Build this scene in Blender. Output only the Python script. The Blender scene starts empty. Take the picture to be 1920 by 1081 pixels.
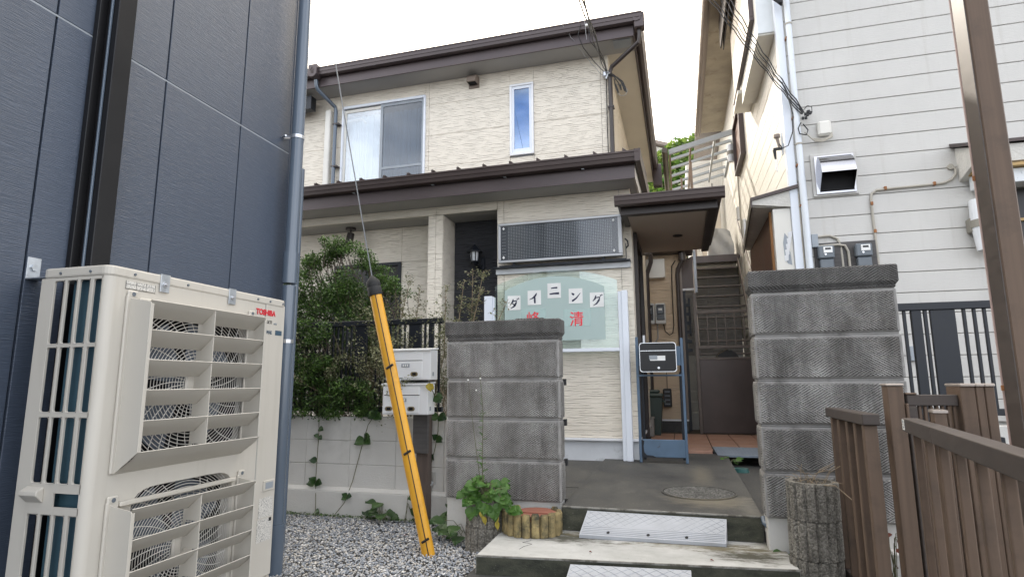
import bpy, math, random
from mathutils import Vector, Matrix
random.seed(7)
R = math.radians
scene = bpy.context.scene
C = scene.collection

# ------------------------------------------------------------------ camera
cam_d = bpy.data.cameras.new('camera')
cam = bpy.data.objects.new('camera', cam_d)
C.objects.link(cam)
cam_d.sensor_width = 36
cam_d.lens = 1091.85 / 1920 * 36
cam_d.clip_start = 0.05
cam_d.clip_end = 400
CAMZ = 1.1
pt, rl, yw = R(9.1796), R(-.3116), R(15.985)
R0 = Vector((math.cos(yw), math.sin(yw), 0)); F0 = Vector((-math.sin(yw), math.cos(yw), 0)); U0 = Vector((0, 0, 1))
Fw = math.cos(pt) * F0 + math.sin(pt) * U0
Up = -math.sin(pt) * F0 + math.cos(pt) * U0
Rt = math.cos(rl) * R0 + math.sin(rl) * Up
U2 = -math.sin(rl) * R0 + math.cos(rl) * Up
cam.matrix_world = Matrix(((Rt.x, U2.x, -Fw.x, 0), (Rt.y, U2.y, -Fw.y, 0), (Rt.z, U2.z, -Fw.z, CAMZ), (0, 0, 0, 1)))
scene.camera = cam

# ------------------------------------------------------------------ sky and sun
SUN_EL, SUN_AZ = R(38), R(-20)          # azimuth from +Y towards +X
SKY = 0.15
world = bpy.data.worlds.new('World'); scene.world = world
world.use_nodes = True
nt = world.node_tree; nt.nodes.clear()
def wn(t, **k):
    n = nt.nodes.new(t)
    for a, b in k.items(): setattr(n, a, b)
    return n
wo = wn('ShaderNodeOutputWorld'); bg = wn('ShaderNodeBackground')
sky = wn('ShaderNodeTexSky', sky_type='NISHITA', sun_disc=False)
sky.sun_elevation = SUN_EL; sky.sun_rotation = SUN_AZ
sky.air_density = 1.0; sky.dust_density = 2.0; sky.ozone_density = 1.0
tc = wn('ShaderNodeTexCoord'); mp = wn('ShaderNodeMapping'); mp.inputs['Scale'].default_value = (1, 1, 2.2)
cl = wn('ShaderNodeTexNoise'); cl.inputs['Scale'].default_value = 2.1; cl.inputs['Detail'].default_value = 7; cl.inputs['Roughness'].default_value = .56
cr = wn('ShaderNodeValToRGB'); cr.color_ramp.elements[0].position = .34; cr.color_ramp.elements[1].position = .56
mx = wn('ShaderNodeMixRGB'); mx.inputs[2].default_value = (12.5, 12.6, 12.8, 1)
# the haze round the sun is brighter and warmer than the clouds opposite
dotn = wn('ShaderNodeVectorMath', operation='DOT_PRODUCT'); dotn.inputs[1].default_value = (math.sin(SUN_AZ) * math.cos(SUN_EL), math.cos(SUN_AZ) * math.cos(SUN_EL), math.sin(SUN_EL))
nt.links.new(tc.outputs['Generated'], dotn.inputs[0])
gl = wn('ShaderNodeMapRange'); gl.inputs['From Min'].default_value = .2; gl.inputs['From Max'].default_value = 1.0; nt.links.new(dotn.outputs['Value'], gl.inputs['Value'])
gm = wn('ShaderNodeMixRGB'); gm.inputs[1].default_value = (10.6, 10.8, 11.3, 1); gm.inputs[2].default_value = (27, 24, 19.5, 1)
nt.links.new(gl.outputs[0], gm.inputs[0]); nt.links.new(gm.outputs[0], mx.inputs[2])
nt.links.new(tc.outputs['Generated'], mp.inputs[0]); nt.links.new(mp.outputs[0], cl.inputs['Vector'])
nt.links.new(cl.outputs[0], cr.inputs[0]); nt.links.new(cr.outputs[0], mx.inputs[0])
nt.links.new(sky.outputs[0], mx.inputs[1]); nt.links.new(mx.outputs[0], bg.inputs[0])
nt.links.new(bg.outputs[0], wo.inputs[0])
bg.inputs[1].default_value = SKY
sd = bpy.data.lights.new('sun', 'SUN'); sd.energy = 3.6; sd.angle = R(.53); sd.color = (1, .93, .82)
sun = bpy.data.objects.new('sun', sd); C.objects.link(sun)
sv = Vector((math.sin(SUN_AZ) * math.cos(SUN_EL), math.cos(SUN_AZ) * math.cos(SUN_EL), math.sin(SUN_EL)))
sun.rotation_euler = sv.to_track_quat('Z', 'Y').to_euler(); sun.location = sv * 30
vs = scene.view_settings
vs.view_transform = 'Standard'; vs.look = 'None'; vs.gamma = 1; vs.use_curve_mapping = False
vs.exposure = 0.85
scene.cycles.max_bounces = 8
scene.cycles.use_denoising = True
scene.cycles.transparent_max_bounces = 24

# ------------------------------------------------------------------ materials
MATS = {}
def newmat(name):
    m = bpy.data.materials.new(name); m.use_nodes = True
    n = m.node_tree.nodes; b = n['Principled BSDF']
    MATS[name] = m
    return m, m.node_tree, b
def nd(t, kind, **k):
    n = t.nodes.new(kind)
    for a, b in k.items():
        if a in n.inputs: n.inputs[a].default_value = b
        else: setattr(n, a, b)
    return n
def pos(t, scale=(1, 1, 1)):
    g = t.nodes.new('ShaderNodeNewGeometry')
    m = t.nodes.new('ShaderNodeMapping'); m.inputs['Scale'].default_value = scale
    t.links.new(g.outputs['Position'], m.inputs[0])
    return m.outputs[0]
def noise(t, vec, scale, detail=4, rough=.55):
    n = nd(t, 'ShaderNodeTexNoise', Scale=scale, Detail=detail, Roughness=rough)
    t.links.new(vec, n.inputs['Vector']); return n.outputs[0]
def ramp(t, fac, a, b, ca=(0, 0, 0, 1), cb=(1, 1, 1, 1)):
    r = t.nodes.new('ShaderNodeValToRGB'); e = r.color_ramp.elements
    e[0].position = a; e[1].position = b; e[0].color = ca; e[1].color = cb
    t.links.new(fac, r.inputs[0]); return r.outputs[0]
def mixc(t, fac, a, b, mode='MIX'):
    m = t.nodes.new('ShaderNodeMixRGB'); m.blend_type = mode
    for i, s in enumerate((fac, a, b)):
        if hasattr(s, 'type') or hasattr(s, 'is_linked'): t.links.new(s, m.inputs[i])
        elif i == 0: m.inputs[0].default_value = s
        else: m.inputs[i].default_value = (*s[:3], 1)
    return m.outputs[0]
def mth(t, op, a, b=None, c=None):
    m = t.nodes.new('ShaderNodeMath'); m.operation = op
    for i, s in enumerate((a, b, c)):
        if s is None: continue
        if hasattr(s, 'is_linked'): t.links.new(s, m.inputs[i])
        else: m.inputs[i].default_value = s
    return m.outputs[0]
def bump(t, b, h, strength=.5, dist=.01):
    n = nd(t, 'ShaderNodeBump', Strength=strength, Distance=dist)
    t.links.new(h, n.inputs['Height']); t.links.new(n.outputs[0], b.inputs['Normal'])
def mul(c, k): return tuple(min(1, x * k) for x in c)
def M(name, col, rough=.6, var=.12, vs=3, bs=0, bstr=.25, bdist=.004, metal=0, spec=.5, dirt=None, dirt_at=(.5, .75), stretch=(1, 1, 1), ds=1.5, dstretch=(1, 1, 1)):
    if name in MATS: return MATS[name]
    m, t, b = newmat(name)
    p = pos(t, stretch)
    n = noise(t, p, vs)
    c = mixc(t, ramp(t, n, .3, .7), mul(col, 1 - var), mul(col, 1 + var))
    if dirt:
        dn = noise(t, pos(t, dstretch), ds, 6, .65)
        c = mixc(t, ramp(t, dn, *dirt_at), c, dirt)
    t.links.new(c, b.inputs['Base Color'])
    rr = ramp(t, n, .2, .8, (rough * .85,) * 3 + (1,), (min(1, rough * 1.15),) * 3 + (1,))
    t.links.new(rr, b.inputs['Roughness'])
    b.inputs['Metallic'].default_value = metal
    b.inputs['Specular IOR Level'].default_value = spec
    if bs: bump(t, b, noise(t, p, bs, 5, .6), bstr, bdist)
    return m

def siding(name, col, k=1.0, depth=.006, dark=(.3, .28, .24)):
    """stone-look ceramic siding: thin uneven layers, broken horizontally"""
    m, t, b = newmat(name)
    g = t.nodes.new('ShaderNodeNewGeometry'); s = t.nodes.new('ShaderNodeSeparateXYZ'); t.links.new(g.outputs['Position'], s.inputs[0])
    u = mth(t, 'ADD', s.outputs[0], s.outputs[1])
    cb = t.nodes.new('ShaderNodeCombineXYZ'); t.links.new(u, cb.inputs[0]); t.links.new(s.outputs[2], cb.inputs[2])
    cw = t.nodes.new('ShaderNodeMapping'); cw.inputs['Scale'].default_value = (3.2, 1, 7); t.links.new(cb.outputs[0], cw.inputs[0])
    z = mth(t, 'ADD', s.outputs[2], mth(t, 'MULTIPLY', noise(t, cw.outputs[0], 1.6, 4, .6), .042))
    pp = mth(t, 'DIVIDE', mth(t, 'PINGPONG', z, .0125 / k), .0125 / k)
    cm = t.nodes.new('ShaderNodeMapping'); cm.inputs['Scale'].default_value = (7, 1, 34); t.links.new(cb.outputs[0], cm.inputs[0])
    mask = ramp(t, noise(t, cm.outputs[0], 1, 2, .5), .42, .58)
    line = mth(t, 'MULTIPLY', mth(t, 'SUBTRACT', 1.0, ramp(t, pp, 0.02, .34)), mask)
    cs = t.nodes.new('ShaderNodeMapping'); cs.inputs['Scale'].default_value = (5, 1, 26); t.links.new(cb.outputs[0], cs.inputs[0])
    step = noise(t, cs.outputs[0], 1.2, 4, .6)
    hgt = mth(t, 'ADD', mth(t, 'MULTIPLY', line, -1.0), mth(t, 'MULTIPLY', step, 1.5))
    bump(t, b, hgt, 1.0, depth)
    big = noise(t, pos(t, (1, 1, .4)), 1.3, 5)
    c = mixc(t, ramp(t, big, .3, .75), mul(col, 1.05), mul(col, .90))
    c = mixc(t, mth(t, 'MULTIPLY', line, .20), c, dark)
    t.links.new(c, b.inputs['Base Color']); b.inputs['Roughness'].default_value = .7
    return m
siding('main_siding', (.80, .735, .625), 1.0, .006)
siding('wing_siding', (.60, .47, .33), 1.0)
siding('dark_siding', (.028, .029, .034), .9, .008, (.006, .006, .007))
siding('gray_siding', (.26, .245, .225), .9, .008, (.03, .03, .03))
def brushed(name, col, rough=.55):
    m, t, b = newmat(name)
    g = t.nodes.new('ShaderNodeNewGeometry')
    a = noise(t, pos(t, (22, 22, 230)), 1, 4, .6)
    big = noise(t, pos(t, (1, 1, .5)), 1.5, 6, .65)
    streak = noise(t, pos(t, (14, 14, .7)), 1, 5, .6)
    c = mixc(t, ramp(t, big, .35, .8), col, mul(col, .90))
    c = mixc(t, ramp(t, streak, .56, .9), c, mul((col[0], col[1] * .98, col[2] * .94), .80))
    t.links.new(c, b.inputs['Base Color']); b.inputs['Roughness'].default_value = rough
    bump(t, b, a, .8, .0035)
    return m
brushed('white_board', (.60, .585, .55))
brushed('side_board', (.72, .69, .62))
def navy_panel(name, col):
    m, t, b = newmat(name)
    a = noise(t, pos(t, (60, 16, 330)), 1, 3, .5)
    big = noise(t, pos(t, (1, 1, .3)), 2.0, 4)
    c = mixc(t, ramp(t, big, .3, .75), mul(col, .9), mul(col, 1.12))
    c = mixc(t, ramp(t, a, .55, .85), c, mul(col, 1.5))
    t.links.new(c, b.inputs['Base Color']); b.inputs['Roughness'].default_value = .36
    bump(t, b, a, 1.0, .0028)
    return m
navy_panel('navy_panel', (.066, .084, .118))
M('black_trim', (.010, .010, .011), .32, spec=.3)
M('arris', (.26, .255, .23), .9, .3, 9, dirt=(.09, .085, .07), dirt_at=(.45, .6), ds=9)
def chisel(name, lo_c, hi_c, grime=.65):
    m, t, b = newmat(name)
    g = t.nodes.new('ShaderNodeNewGeometry'); s = t.nodes.new('ShaderNodeSeparateXYZ'); t.links.new(g.outputs['Position'], s.inputs[0])
    u = mth(t, 'ADD', s.outputs[0], s.outputs[1]); z = s.outputs[2]
    zz = mth(t, 'ADD', z, mth(t, 'MULTIPLY', noise(t, pos(t), 9, 2), .012))
    wz = mth(t, 'ADD', zz, mth(t, 'MULTIPLY', u, .62)); wy = mth(t, 'SUBTRACT', zz, mth(t, 'MULTIPLY', u, .62))
    d1 = mth(t, 'SINE', mth(t, 'MULTIPLY', wz, 2 * math.pi / .0135)); d2 = mth(t, 'SINE', mth(t, 'MULTIPLY', wy, 2 * math.pi / .0145))
    msk = ramp(t, noise(t, pos(t, (1, 1, 1.3)), 7, 2), .40, .60)
    lo = mth(t, 'ADD', mth(t, 'MULTIPLY', d1, msk), mth(t, 'MULTIPLY', d2, mth(t, 'SUBTRACT', 1.15, msk)))
    nn = noise(t, pos(t), 110, 4, .65)
    lon = mth(t, 'ADD', lo, mth(t, 'MULTIPLY', mth(t, 'SUBTRACT', nn, .5), 4.0))
    bump(t, b, lon, 1.0, .0045)
    big = noise(t, pos(t, (1.6, 1.6, 1)), 2.6, 7, .68)
    c = mixc(t, ramp(t, big, .36, .66), lo_c, hi_c)
    strk = noise(t, pos(t, (7, 7, .9)), 1, 5, .6)
    c = mixc(t, mth(t, 'MULTIPLY', ramp(t, strk, .48, .68), grime), c, (.075, .07, .065))
    pit = ramp(t, mth(t, 'MULTIPLY', mth(t, 'ADD', lon, 2.2), .25), .28, .72)
    c = mixc(t, mth(t, 'MULTIPLY', mth(t, 'SUBTRACT', 1.0, pit), .66), c, (.055, .053, .05))  # pits darkened in the colour too, painting the shade of the relief
    t.links.new(c, b.inputs['Base Color']); b.inputs['Roughness'].default_value = .88
    return m
chisel('pillar_block', (.26, .245, .225), (.57, .555, .525))
chisel('pillar_cap', (.13, .125, .118), (.27, .262, .25), .8)
M('pillar_edge', (.30, .29, .275), .9, .3, 6, 120, .6, .004, dirt=(.07, .065, .06), ds=6)
M('pillar_core', (.06, .058, .055), .95)
M('white_block', (.60, .585, .55), .85, .06, 2, 95, .8, .004, dirt=(.34, .33, .30), dirt_at=(.55, .9), ds=1.6)
M('mortar', (.42, .41, .38), .9, .1, 6, 60)
M('asphalt', (.055, .054, .052), .9, .25, 5, 160, .8, .006)
M('soil', (.07, .055, .04), .95, .3, 8, 60, .8, .012)
M('foundation', (.62, .64, .66), .8, .1, 3, 60, .3, .003, dirt=(.2, .2, .19), dirt_at=(.6, .8), ds=3)
def blob(t, cx, cy, rx, ry, wob=.6):
    """soft stain centred at a place on the ground, 0..1, with a ragged rim"""
    g = t.nodes.new('ShaderNodeNewGeometry'); s = t.nodes.new('ShaderNodeSeparateXYZ'); t.links.new(g.outputs['Position'], s.inputs[0])
    dx = mth(t, 'DIVIDE', mth(t, 'SUBTRACT', s.outputs[0], cx), rx); dy = mth(t, 'DIVIDE', mth(t, 'SUBTRACT', s.outputs[1], cy), ry)
    d = mth(t, 'SQRT', mth(t, 'ADD', mth(t, 'MULTIPLY', dx, dx), mth(t, 'MULTIPLY', dy, dy)))
    n = noise(t, pos(t, (1, 2.5, 1)), 9, 7, .72)
    q = mth(t, 'SUBTRACT', mth(t, 'ADD', mth(t, 'SUBTRACT', 1.0, d), mth(t, 'MULTIPLY', mth(t, 'SUBTRACT', n, .5), wob * 5)), 0.0)
    return ramp(t, q, .0, .8)
def ground_mats():
    m, t, b = newmat('concrete_light')
    n = noise(t, pos(t, (1, 1.3, 1)), 3.2, 8, .68); f = noise(t, pos(t), 60, 4, .7)
    c = mixc(t, ramp(t, n, .3, .7), (.36, .36, .34), (.55, .55, .53))
    c = mixc(t, ramp(t, f, .62, .72), c, (.22, .21, .18))
    for bl, col, k in (((-.74, 3.76, .42, .17), (.06, .058, .04), .95), ((.33, 3.64, .30, .20), (.055, .052, .034), .97), ((.12, 3.76, .6, .10), (.12, .10, .05), .8), ((-.45, 3.86, .5, .07), (.13, .11, .06), .8), ((.45, 3.9, .12, .2), (.10, .09, .06), .8), ((-1.1, 3.9, .1, .12), (.12, .11, .08), .6)):
        c = mixc(t, mth(t, 'MULTIPLY', blob(t, *bl), k), c, col)
    t.links.new(c, b.inputs['Base Color']); b.inputs['Roughness'].default_value = .85
    bump(t, b, mth(t, 'ADD', f, n), .6, .003)
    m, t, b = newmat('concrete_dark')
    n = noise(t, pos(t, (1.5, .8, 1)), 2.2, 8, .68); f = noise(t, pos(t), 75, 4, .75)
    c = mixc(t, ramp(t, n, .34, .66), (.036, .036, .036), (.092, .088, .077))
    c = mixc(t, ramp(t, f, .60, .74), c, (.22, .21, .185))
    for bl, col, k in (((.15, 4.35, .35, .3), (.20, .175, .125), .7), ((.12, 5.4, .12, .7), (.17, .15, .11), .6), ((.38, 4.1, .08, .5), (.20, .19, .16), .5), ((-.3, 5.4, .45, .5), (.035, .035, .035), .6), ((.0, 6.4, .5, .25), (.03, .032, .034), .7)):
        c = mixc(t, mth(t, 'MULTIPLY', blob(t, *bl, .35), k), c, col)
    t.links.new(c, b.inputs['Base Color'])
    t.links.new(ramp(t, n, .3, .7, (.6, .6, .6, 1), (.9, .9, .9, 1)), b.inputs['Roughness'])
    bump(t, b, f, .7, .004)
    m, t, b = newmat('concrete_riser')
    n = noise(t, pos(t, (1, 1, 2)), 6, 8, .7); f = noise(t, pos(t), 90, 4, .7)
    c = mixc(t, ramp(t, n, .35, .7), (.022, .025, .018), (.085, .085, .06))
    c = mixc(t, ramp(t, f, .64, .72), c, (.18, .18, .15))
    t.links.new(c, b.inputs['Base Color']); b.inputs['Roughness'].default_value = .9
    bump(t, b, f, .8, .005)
    for name, base, hi, sc in (('planter_stone', (.13, .12, .10), (.30, .28, .24), 120), ('manhole', (.055, .054, .05), (.19, .185, .17), 95)):
        m, t, b = newmat(name)
        v = nd(t, 'ShaderNodeTexVoronoi', Scale=sc); t.links.new(pos(t), v.inputs['Vector'])
        s = t.nodes.new('ShaderNodeSeparateColor'); t.links.new(v.outputs['Color'], s.inputs[0])
        n = noise(t, pos(t), 7, 6, .7)
        c = mixc(t, ramp(t, s.outputs[0], .15, .95), base, hi)
        c = mixc(t, mth(t, 'MULTIPLY', ramp(t, n, .45, .7), .7), c, mul(base, .6))
        t.links.new(c, b.inputs['Base Color']); b.inputs['Roughness'].default_value = .85
        bump(t, b, mth(t, 'SUBTRACT', mth(t, 'MULTIPLY', s.outputs[1], .8), v.outputs['Distance']), 1.0, .0045)
ground_mats()
M('terracotta', (.42, .24, .17), .55, .14, 3, 40, .2, .002, dirt=(.25, .14, .1), dirt_at=(.5, .8), ds=3)
M('terracotta_edge', (.36, .15, .09), .6, .14, 3)
M('grout', (.05, .045, .04), .9)
M('roof_brown', (.062, .044, .040), .38, .15, 2, 40, .06, .002, metal=.2)
M('fascia_brown', (.085, .066, .066), .36, .12, 1.5, 30, .08, .002, metal=.25)
M('soffit', (.36, .355, .345), .75, .05, 2)
M('soffit_tan', (.42, .355, .295), .6, .05, 2)
M('side_soffit', (.58, .54, .47), .7, .05, 2)
M('brown_metal', (.035, .028, .026), .4, .1, 3, metal=.2)
M('brown_louver', (.12, .055, .035), .5, .15, 3, stretch=(1, 1, .3))
M('black_metal', (.012, .015, .021), .42, .15, 4, metal=.2)
M('black_plastic', (.012, .012, .013), .5)
M('rubber', (.02, .02, .02), .7)
M('dark_void', (.006, .006, .007), .9)
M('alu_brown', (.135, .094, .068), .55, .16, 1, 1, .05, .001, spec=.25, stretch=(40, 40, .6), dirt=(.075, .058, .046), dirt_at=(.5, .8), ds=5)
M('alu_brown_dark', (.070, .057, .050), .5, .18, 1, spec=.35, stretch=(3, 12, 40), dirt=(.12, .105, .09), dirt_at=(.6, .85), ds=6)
M('alu_cap', (.40, .35, .31), .4, .08, 3, metal=.4)
M('silver', (.62, .63, .65), .3, .06, 5, metal=.9)
M('zinc', (.52, .55, .58), .42, .15, 30, metal=.8)
M('chrome', (.40, .40, .42), .16, .08, 4, metal=1)
M('white_paint', (.80, .81, .83), .35, .03, 2)
M('white_alu', (.74, .78, .84), .35, .03, 2)
M('cream_paint', (.72, .70, .64), .55, .06, 3, 30, .1, .002, dirt=(.42, .38, .3), dirt_at=(.62, .85), ds=4)
M('peeling', (.74, .77, .78), .6, .05, 4, 20, .3, .003, dirt=(.20, .22, .24), dirt_at=(.60, .64), ds=6, dstretch=(1.5, 1.5, .5))
M('ac_shell', (.54, .51, .45), .42, .03, 1.5, dirt=(.45, .42, .36), dirt_at=(.52, .95), ds=3, dstretch=(6, 6, .6))
M('ac_vane', (.52, .49, .43), .40, .03, 2)
M('ac_guard', (.52, .50, .46), .45, .03, 2)
M('ac_fin', (.06, .125, .16), .38, .12, 1, 1, .6, .002, metal=.5, stretch=(3, 300, 2))
M('fan_blade', (.11, .13, .16), .45)
M('pipe_navy', (.095, .125, .165), .24, .06, 2, spec=.8)
M('pipe_white', (.70, .74, .78), .35, .04, 2, dirt=(.45, .36, .27), dirt_at=(.66, .85), ds=6)
M('pipe_brown', (.05, .04, .038), .35, .1, 2)
M('yellow_pvc', (.72, .36, .030), .42, .08, 3, 1, .1, .002, dirt=(.42, .20, .03), dirt_at=(.55, .85), ds=5, stretch=(1, 1, .4))
M('cable', (.012, .012, .013), .5)
M('cable_gray', (.30, .30, .30), .5)
M('wire_strand', (.16, .17, .18), .45, metal=.6)
M('post_wood', (.10, .075, .062), .8, .25, 2, 20, .5, .003, stretch=(14, 14, 1))
M('mailbox_white', (.76, .77, .77), .35, .03, 3)
M('brass', (.33, .26, .14), .4, metal=.7)
M('tag_gray', (.30, .33, .36), .5)
M('blue_steel', (.085, .14, .21), .42, .2, 3, dirt=(.05, .035, .03), dirt_at=(.66, .72), ds=5)
M('meter_gray', (.12, .14, .16), .35)
M('meter_case', (.58, .58, .55), .45)
M('meter_dark', (.018, .018, .02), .2)
M('board_wood', (.085, .08, .078), .75, .25, 2, 20, .3, .002, stretch=(2, 2, 20))
M('rust', (.30, .13, .05), .8, .3, 20)
M('conduit', (.42, .39, .33), .5, .1, 6)
M('plaster', (.62, .60, .55), .85, .12, 4, 35, .9, .01)
M('eave_plaster', (.40, .35, .27), .85, .18, 3, 22, .9, .008, dirt=(.2, .16, .11), dirt_at=(.55, .8), ds=5)
M('copper_line', (.42, .30, .26), .45)
M('awning_gutter', (.10, .082, .062), .45)
M('gutter_tan', (.25, .20, .165), .45, .1, 2)
M('awning_steel', (.40, .42, .43), .5, .06, 3, dirt=(.3, .25, .2), dirt_at=(.6, .8), ds=7)
M('rust_steel', (.30, .22, .17), .6, .2, 6)
M('stair_steel', (.12, .095, .08), .38, .25, 8, 30, .2, .002, metal=.1, dirt=(.16, .10, .06), dirt_at=(.62, .8), ds=9)
M('panel_steel', (.080, .060, .054), .34, .2, 2, 20, .15, .002, metal=.2, dirt=(.11, .09, .08), dirt_at=(.6, .85), ds=3, dstretch=(1, 1, .4))
M('stair_lit', (.42, .46, .52), .4)  # pale blue stands in for light falling on the stair post
M('tarp_gray', (.46, .46, .45), .6, .08, 5, 25, .4, .01)
M('far_wall', (.78, .75, .69), .8, .04, 2)
M('far_door', (.68, .60, .50), .7, .04, 2)
M('bin_green', (.05, .075, .068), .5)
M('bin_gray', (.26, .25, .23), .6)
M('ramp_plastic', (.37, .385, .41), .5, .07, 9, dirt=(.3, .3, .3), dirt_at=(.6, .85), ds=6)
M('ramp_blue', (.22, .26, .31), .5, .1, 9)
M('hole_dark', (.02, .02, .02), .8)
M('lid_green', (.03, .11, .10), .5)
M('yellow_stone', (.31, .24, .11), .85, .35, 12, 110, .9, .005, dirt=(.05, .048, .03), dirt_at=(.44, .64), ds=11)
M('yellow_stone_top', (.30, .27, .19), .9, .3, 20, 70, .6, .004)
M('red_clay', (.30, .12, .08), .7)
M('bark', (.13, .10, .075), .9, .3, 20, 60, .5, .004)
M('dry_twig', (.27, .21, .14), .9, .3, 20)
M('vine_stem', (.12, .12, .06), .8)
M('blind_sky_tint', (.34, .50, .62), .7)  # blue put into the blind for the sky mirrored in the slit window
M('curtain', (.52, .56, .58), .8, .04, 2)
M('door_dark', (.012, .010, .010), .35)
M('lamp_glass', (.72, .74, .76), .3, spec=.6)
M('lamp_band', (.26, .245, .205), .5)
M('led_frame', (.50, .51, .52), .45, metal=.5)
M('led_board', (.030, .034, .040), .5)
M('led_dot', (.55, .55, .52), .5)
M('label_white', (.78, .78, .76), .6)
M('ink', (.012, .016, .05), .5)
M('ink_black', (.02, .02, .02), .5)
M('toshiba_red', (.62, .012, .03), .5)
M('kanji_red', (.75, .03, .05), .5)
M('navy_mark', (.04, .08, .12), .5)
M('gold_wood', (.45, .30, .12), .6, .2, 3, stretch=(2, 12, 12))
M('orange_wood', (.36, .17, .06), .6, .15, 3)
M('hill_soil', (.10, .09, .06), .95, .3, 3, 8, .8, .1)
M('flower_white', (.8, .8, .75), .6)

def leafmat(name, c1, c2, rough=.45, trans=.25):
    m, t, b = newmat(name)
    a = nd(t, 'ShaderNodeAttribute', attribute_name='rnd')
    c = mixc(t, a.outputs['Fac'], c1, c2)
    t.links.new(c, b.inputs['Base Color']); b.inputs['Roughness'].default_value = rough
    tr = t.nodes.new('ShaderNodeBsdfTranslucent'); t.links.new(c, tr.inputs[0])
    mxs = t.nodes.new('ShaderNodeMixShader'); mxs.inputs[0].default_value = trans
    t.links.new(b.outputs[0], mxs.inputs[1]); t.links.new(tr.outputs[0], mxs.inputs[2])
    t.links.new(mxs.outputs[0], t.nodes['Material Output'].inputs[0])
    return m
leafmat('leaf_shrub', (.028, .055, .020), (.14, .25, .055), .32)
leafmat('leaf_dry', (.10, .11, .05), (.26, .27, .15), .5)
leafmat('leaf_weed', (.055, .14, .025), (.12, .24, .05), .45, .35)
leafmat('leaf_ivy', (.02, .055, .018), (.06, .12, .03), .4)
leafmat('leaf_hill', (.035, .10, .018), (.17, .24, .05), .5, .4)
leafmat('leaf_red', (.10, .03, .02), (.18, .05, .03), .5)
leafmat('leaf_yellow', (.45, .36, .05), (.55, .45, .08), .5, .4)
def stones(name):
    m, t, b = newmat(name)
    a = nd(t, 'ShaderNodeAttribute', attribute_name='rnd')
    r = t.nodes.new('ShaderNodeValToRGB'); e = r.color_ramp.elements
    e[0].position = 0; e[0].color = (.20, .22, .25, 1); e[1].position = 1; e[1].color = (.66, .66, .65, 1)
    for p_, c_ in ((.35, (.30, .325, .36, 1)), (.6, (.46, .46, .465, 1)), (.75, (.46, .42, .36, 1))):
        q = e.new(p_); q.color = c_
    t.links.new(a.outputs['Fac'], r.inputs[0])
    t.links.new(r.outputs[0], b.inputs['Base Color']); b.inputs['Roughness'].default_value = .7
    return m
stones('gravel_stone')
def glass(name, tint, refl, rough=.01, alpha_col=None):
    """thin pane: part mirror, part see-through"""
    m, t, b = newmat(name)
    t.nodes.remove(b)
    g = t.nodes.new('ShaderNodeBsdfGlossy'); g.inputs['Roughness'].default_value = rough; g.inputs['Color'].default_value = (.95, .97, 1, 1)
    tr = t.nodes.new('ShaderNodeBsdfTransparent'); tr.inputs[0].default_value = (*tint, 1)
    f = t.nodes.new('ShaderNodeLayerWeight'); f.inputs[0].default_value = .5
    fac = mth(t, 'ADD', mth(t, 'MULTIPLY', mth(t, 'POWER', f.outputs['Facing'], 4.0), .6), refl + .03)
    mxs = t.nodes.new('ShaderNodeMixShader'); t.links.new(fac, mxs.inputs[0])
    t.links.new(tr.outputs[0], mxs.inputs[1]); t.links.new(g.outputs[0], mxs.inputs[2])
    t.links.new(mxs.outputs[0], t.nodes['Material Output'].inputs[0])
    return m
glass('window_glass', (.80, .86, .90), .17)
glass('screened_glass', (.50, .56, .62), .045, .03)
glass('plate_glass', (.80, .90, .88), .0)
glass('narrow_glass', (.45, .72, .95), .16)  # blue tint carries the sky reflection in the slit window
glass('screen_glass', (.90, .96, .94), .06)
glass('cover_plastic', (.95, .96, .97), .0, .06)
def frosted():
    m, t, b = newmat('frosted_film')
    b.inputs['Base Color'].default_value = (.52, .64, .615, 1); b.inputs['Roughness'].default_value = .35
    tr = t.nodes.new('ShaderNodeBsdfTransparent'); mxs = t.nodes.new('ShaderNodeMixShader'); mxs.inputs[0].default_value = .66
    t.links.new(tr.outputs[0], mxs.inputs[1]); t.links.new(b.outputs[0], mxs.inputs[2]); t.links.new(mxs.outputs[0], t.nodes['Material Output'].inputs[0])
frosted()
def plate():
    m, t, b = newmat('plate_film')
    b.inputs['Base Color'].default_value = (.60, .76, .73, 1); b.inputs['Roughness'].default_value = .3
    tr = t.nodes.new('ShaderNodeBsdfTransparent'); mxs = t.nodes.new('ShaderNodeMixShader'); mxs.inputs[0].default_value = .45
    t.links.new(tr.outputs[0], mxs.inputs[1]); t.links.new(b.outputs[0], mxs.inputs[2]); t.links.new(mxs.outputs[0], t.nodes['Material Output'].inputs[0])
plate()
def printed(name, base, ink, dens=.5, sc=(1, 1, 1)):
    m, t, b = newmat(name)
    n = noise(t, pos(t, (420, 420, 230)), 1, 1)
    c = mixc(t, ramp(t, n, dens, dens + .04), base, ink)
    t.links.new(c, b.inputs['Base Color']); b.inputs['Roughness'].default_value = .5
printed('fine_print', (.66, .64, .59), (.16, .16, .16), .56)
def tint_mesh(name):
    return MATS[name]

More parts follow.
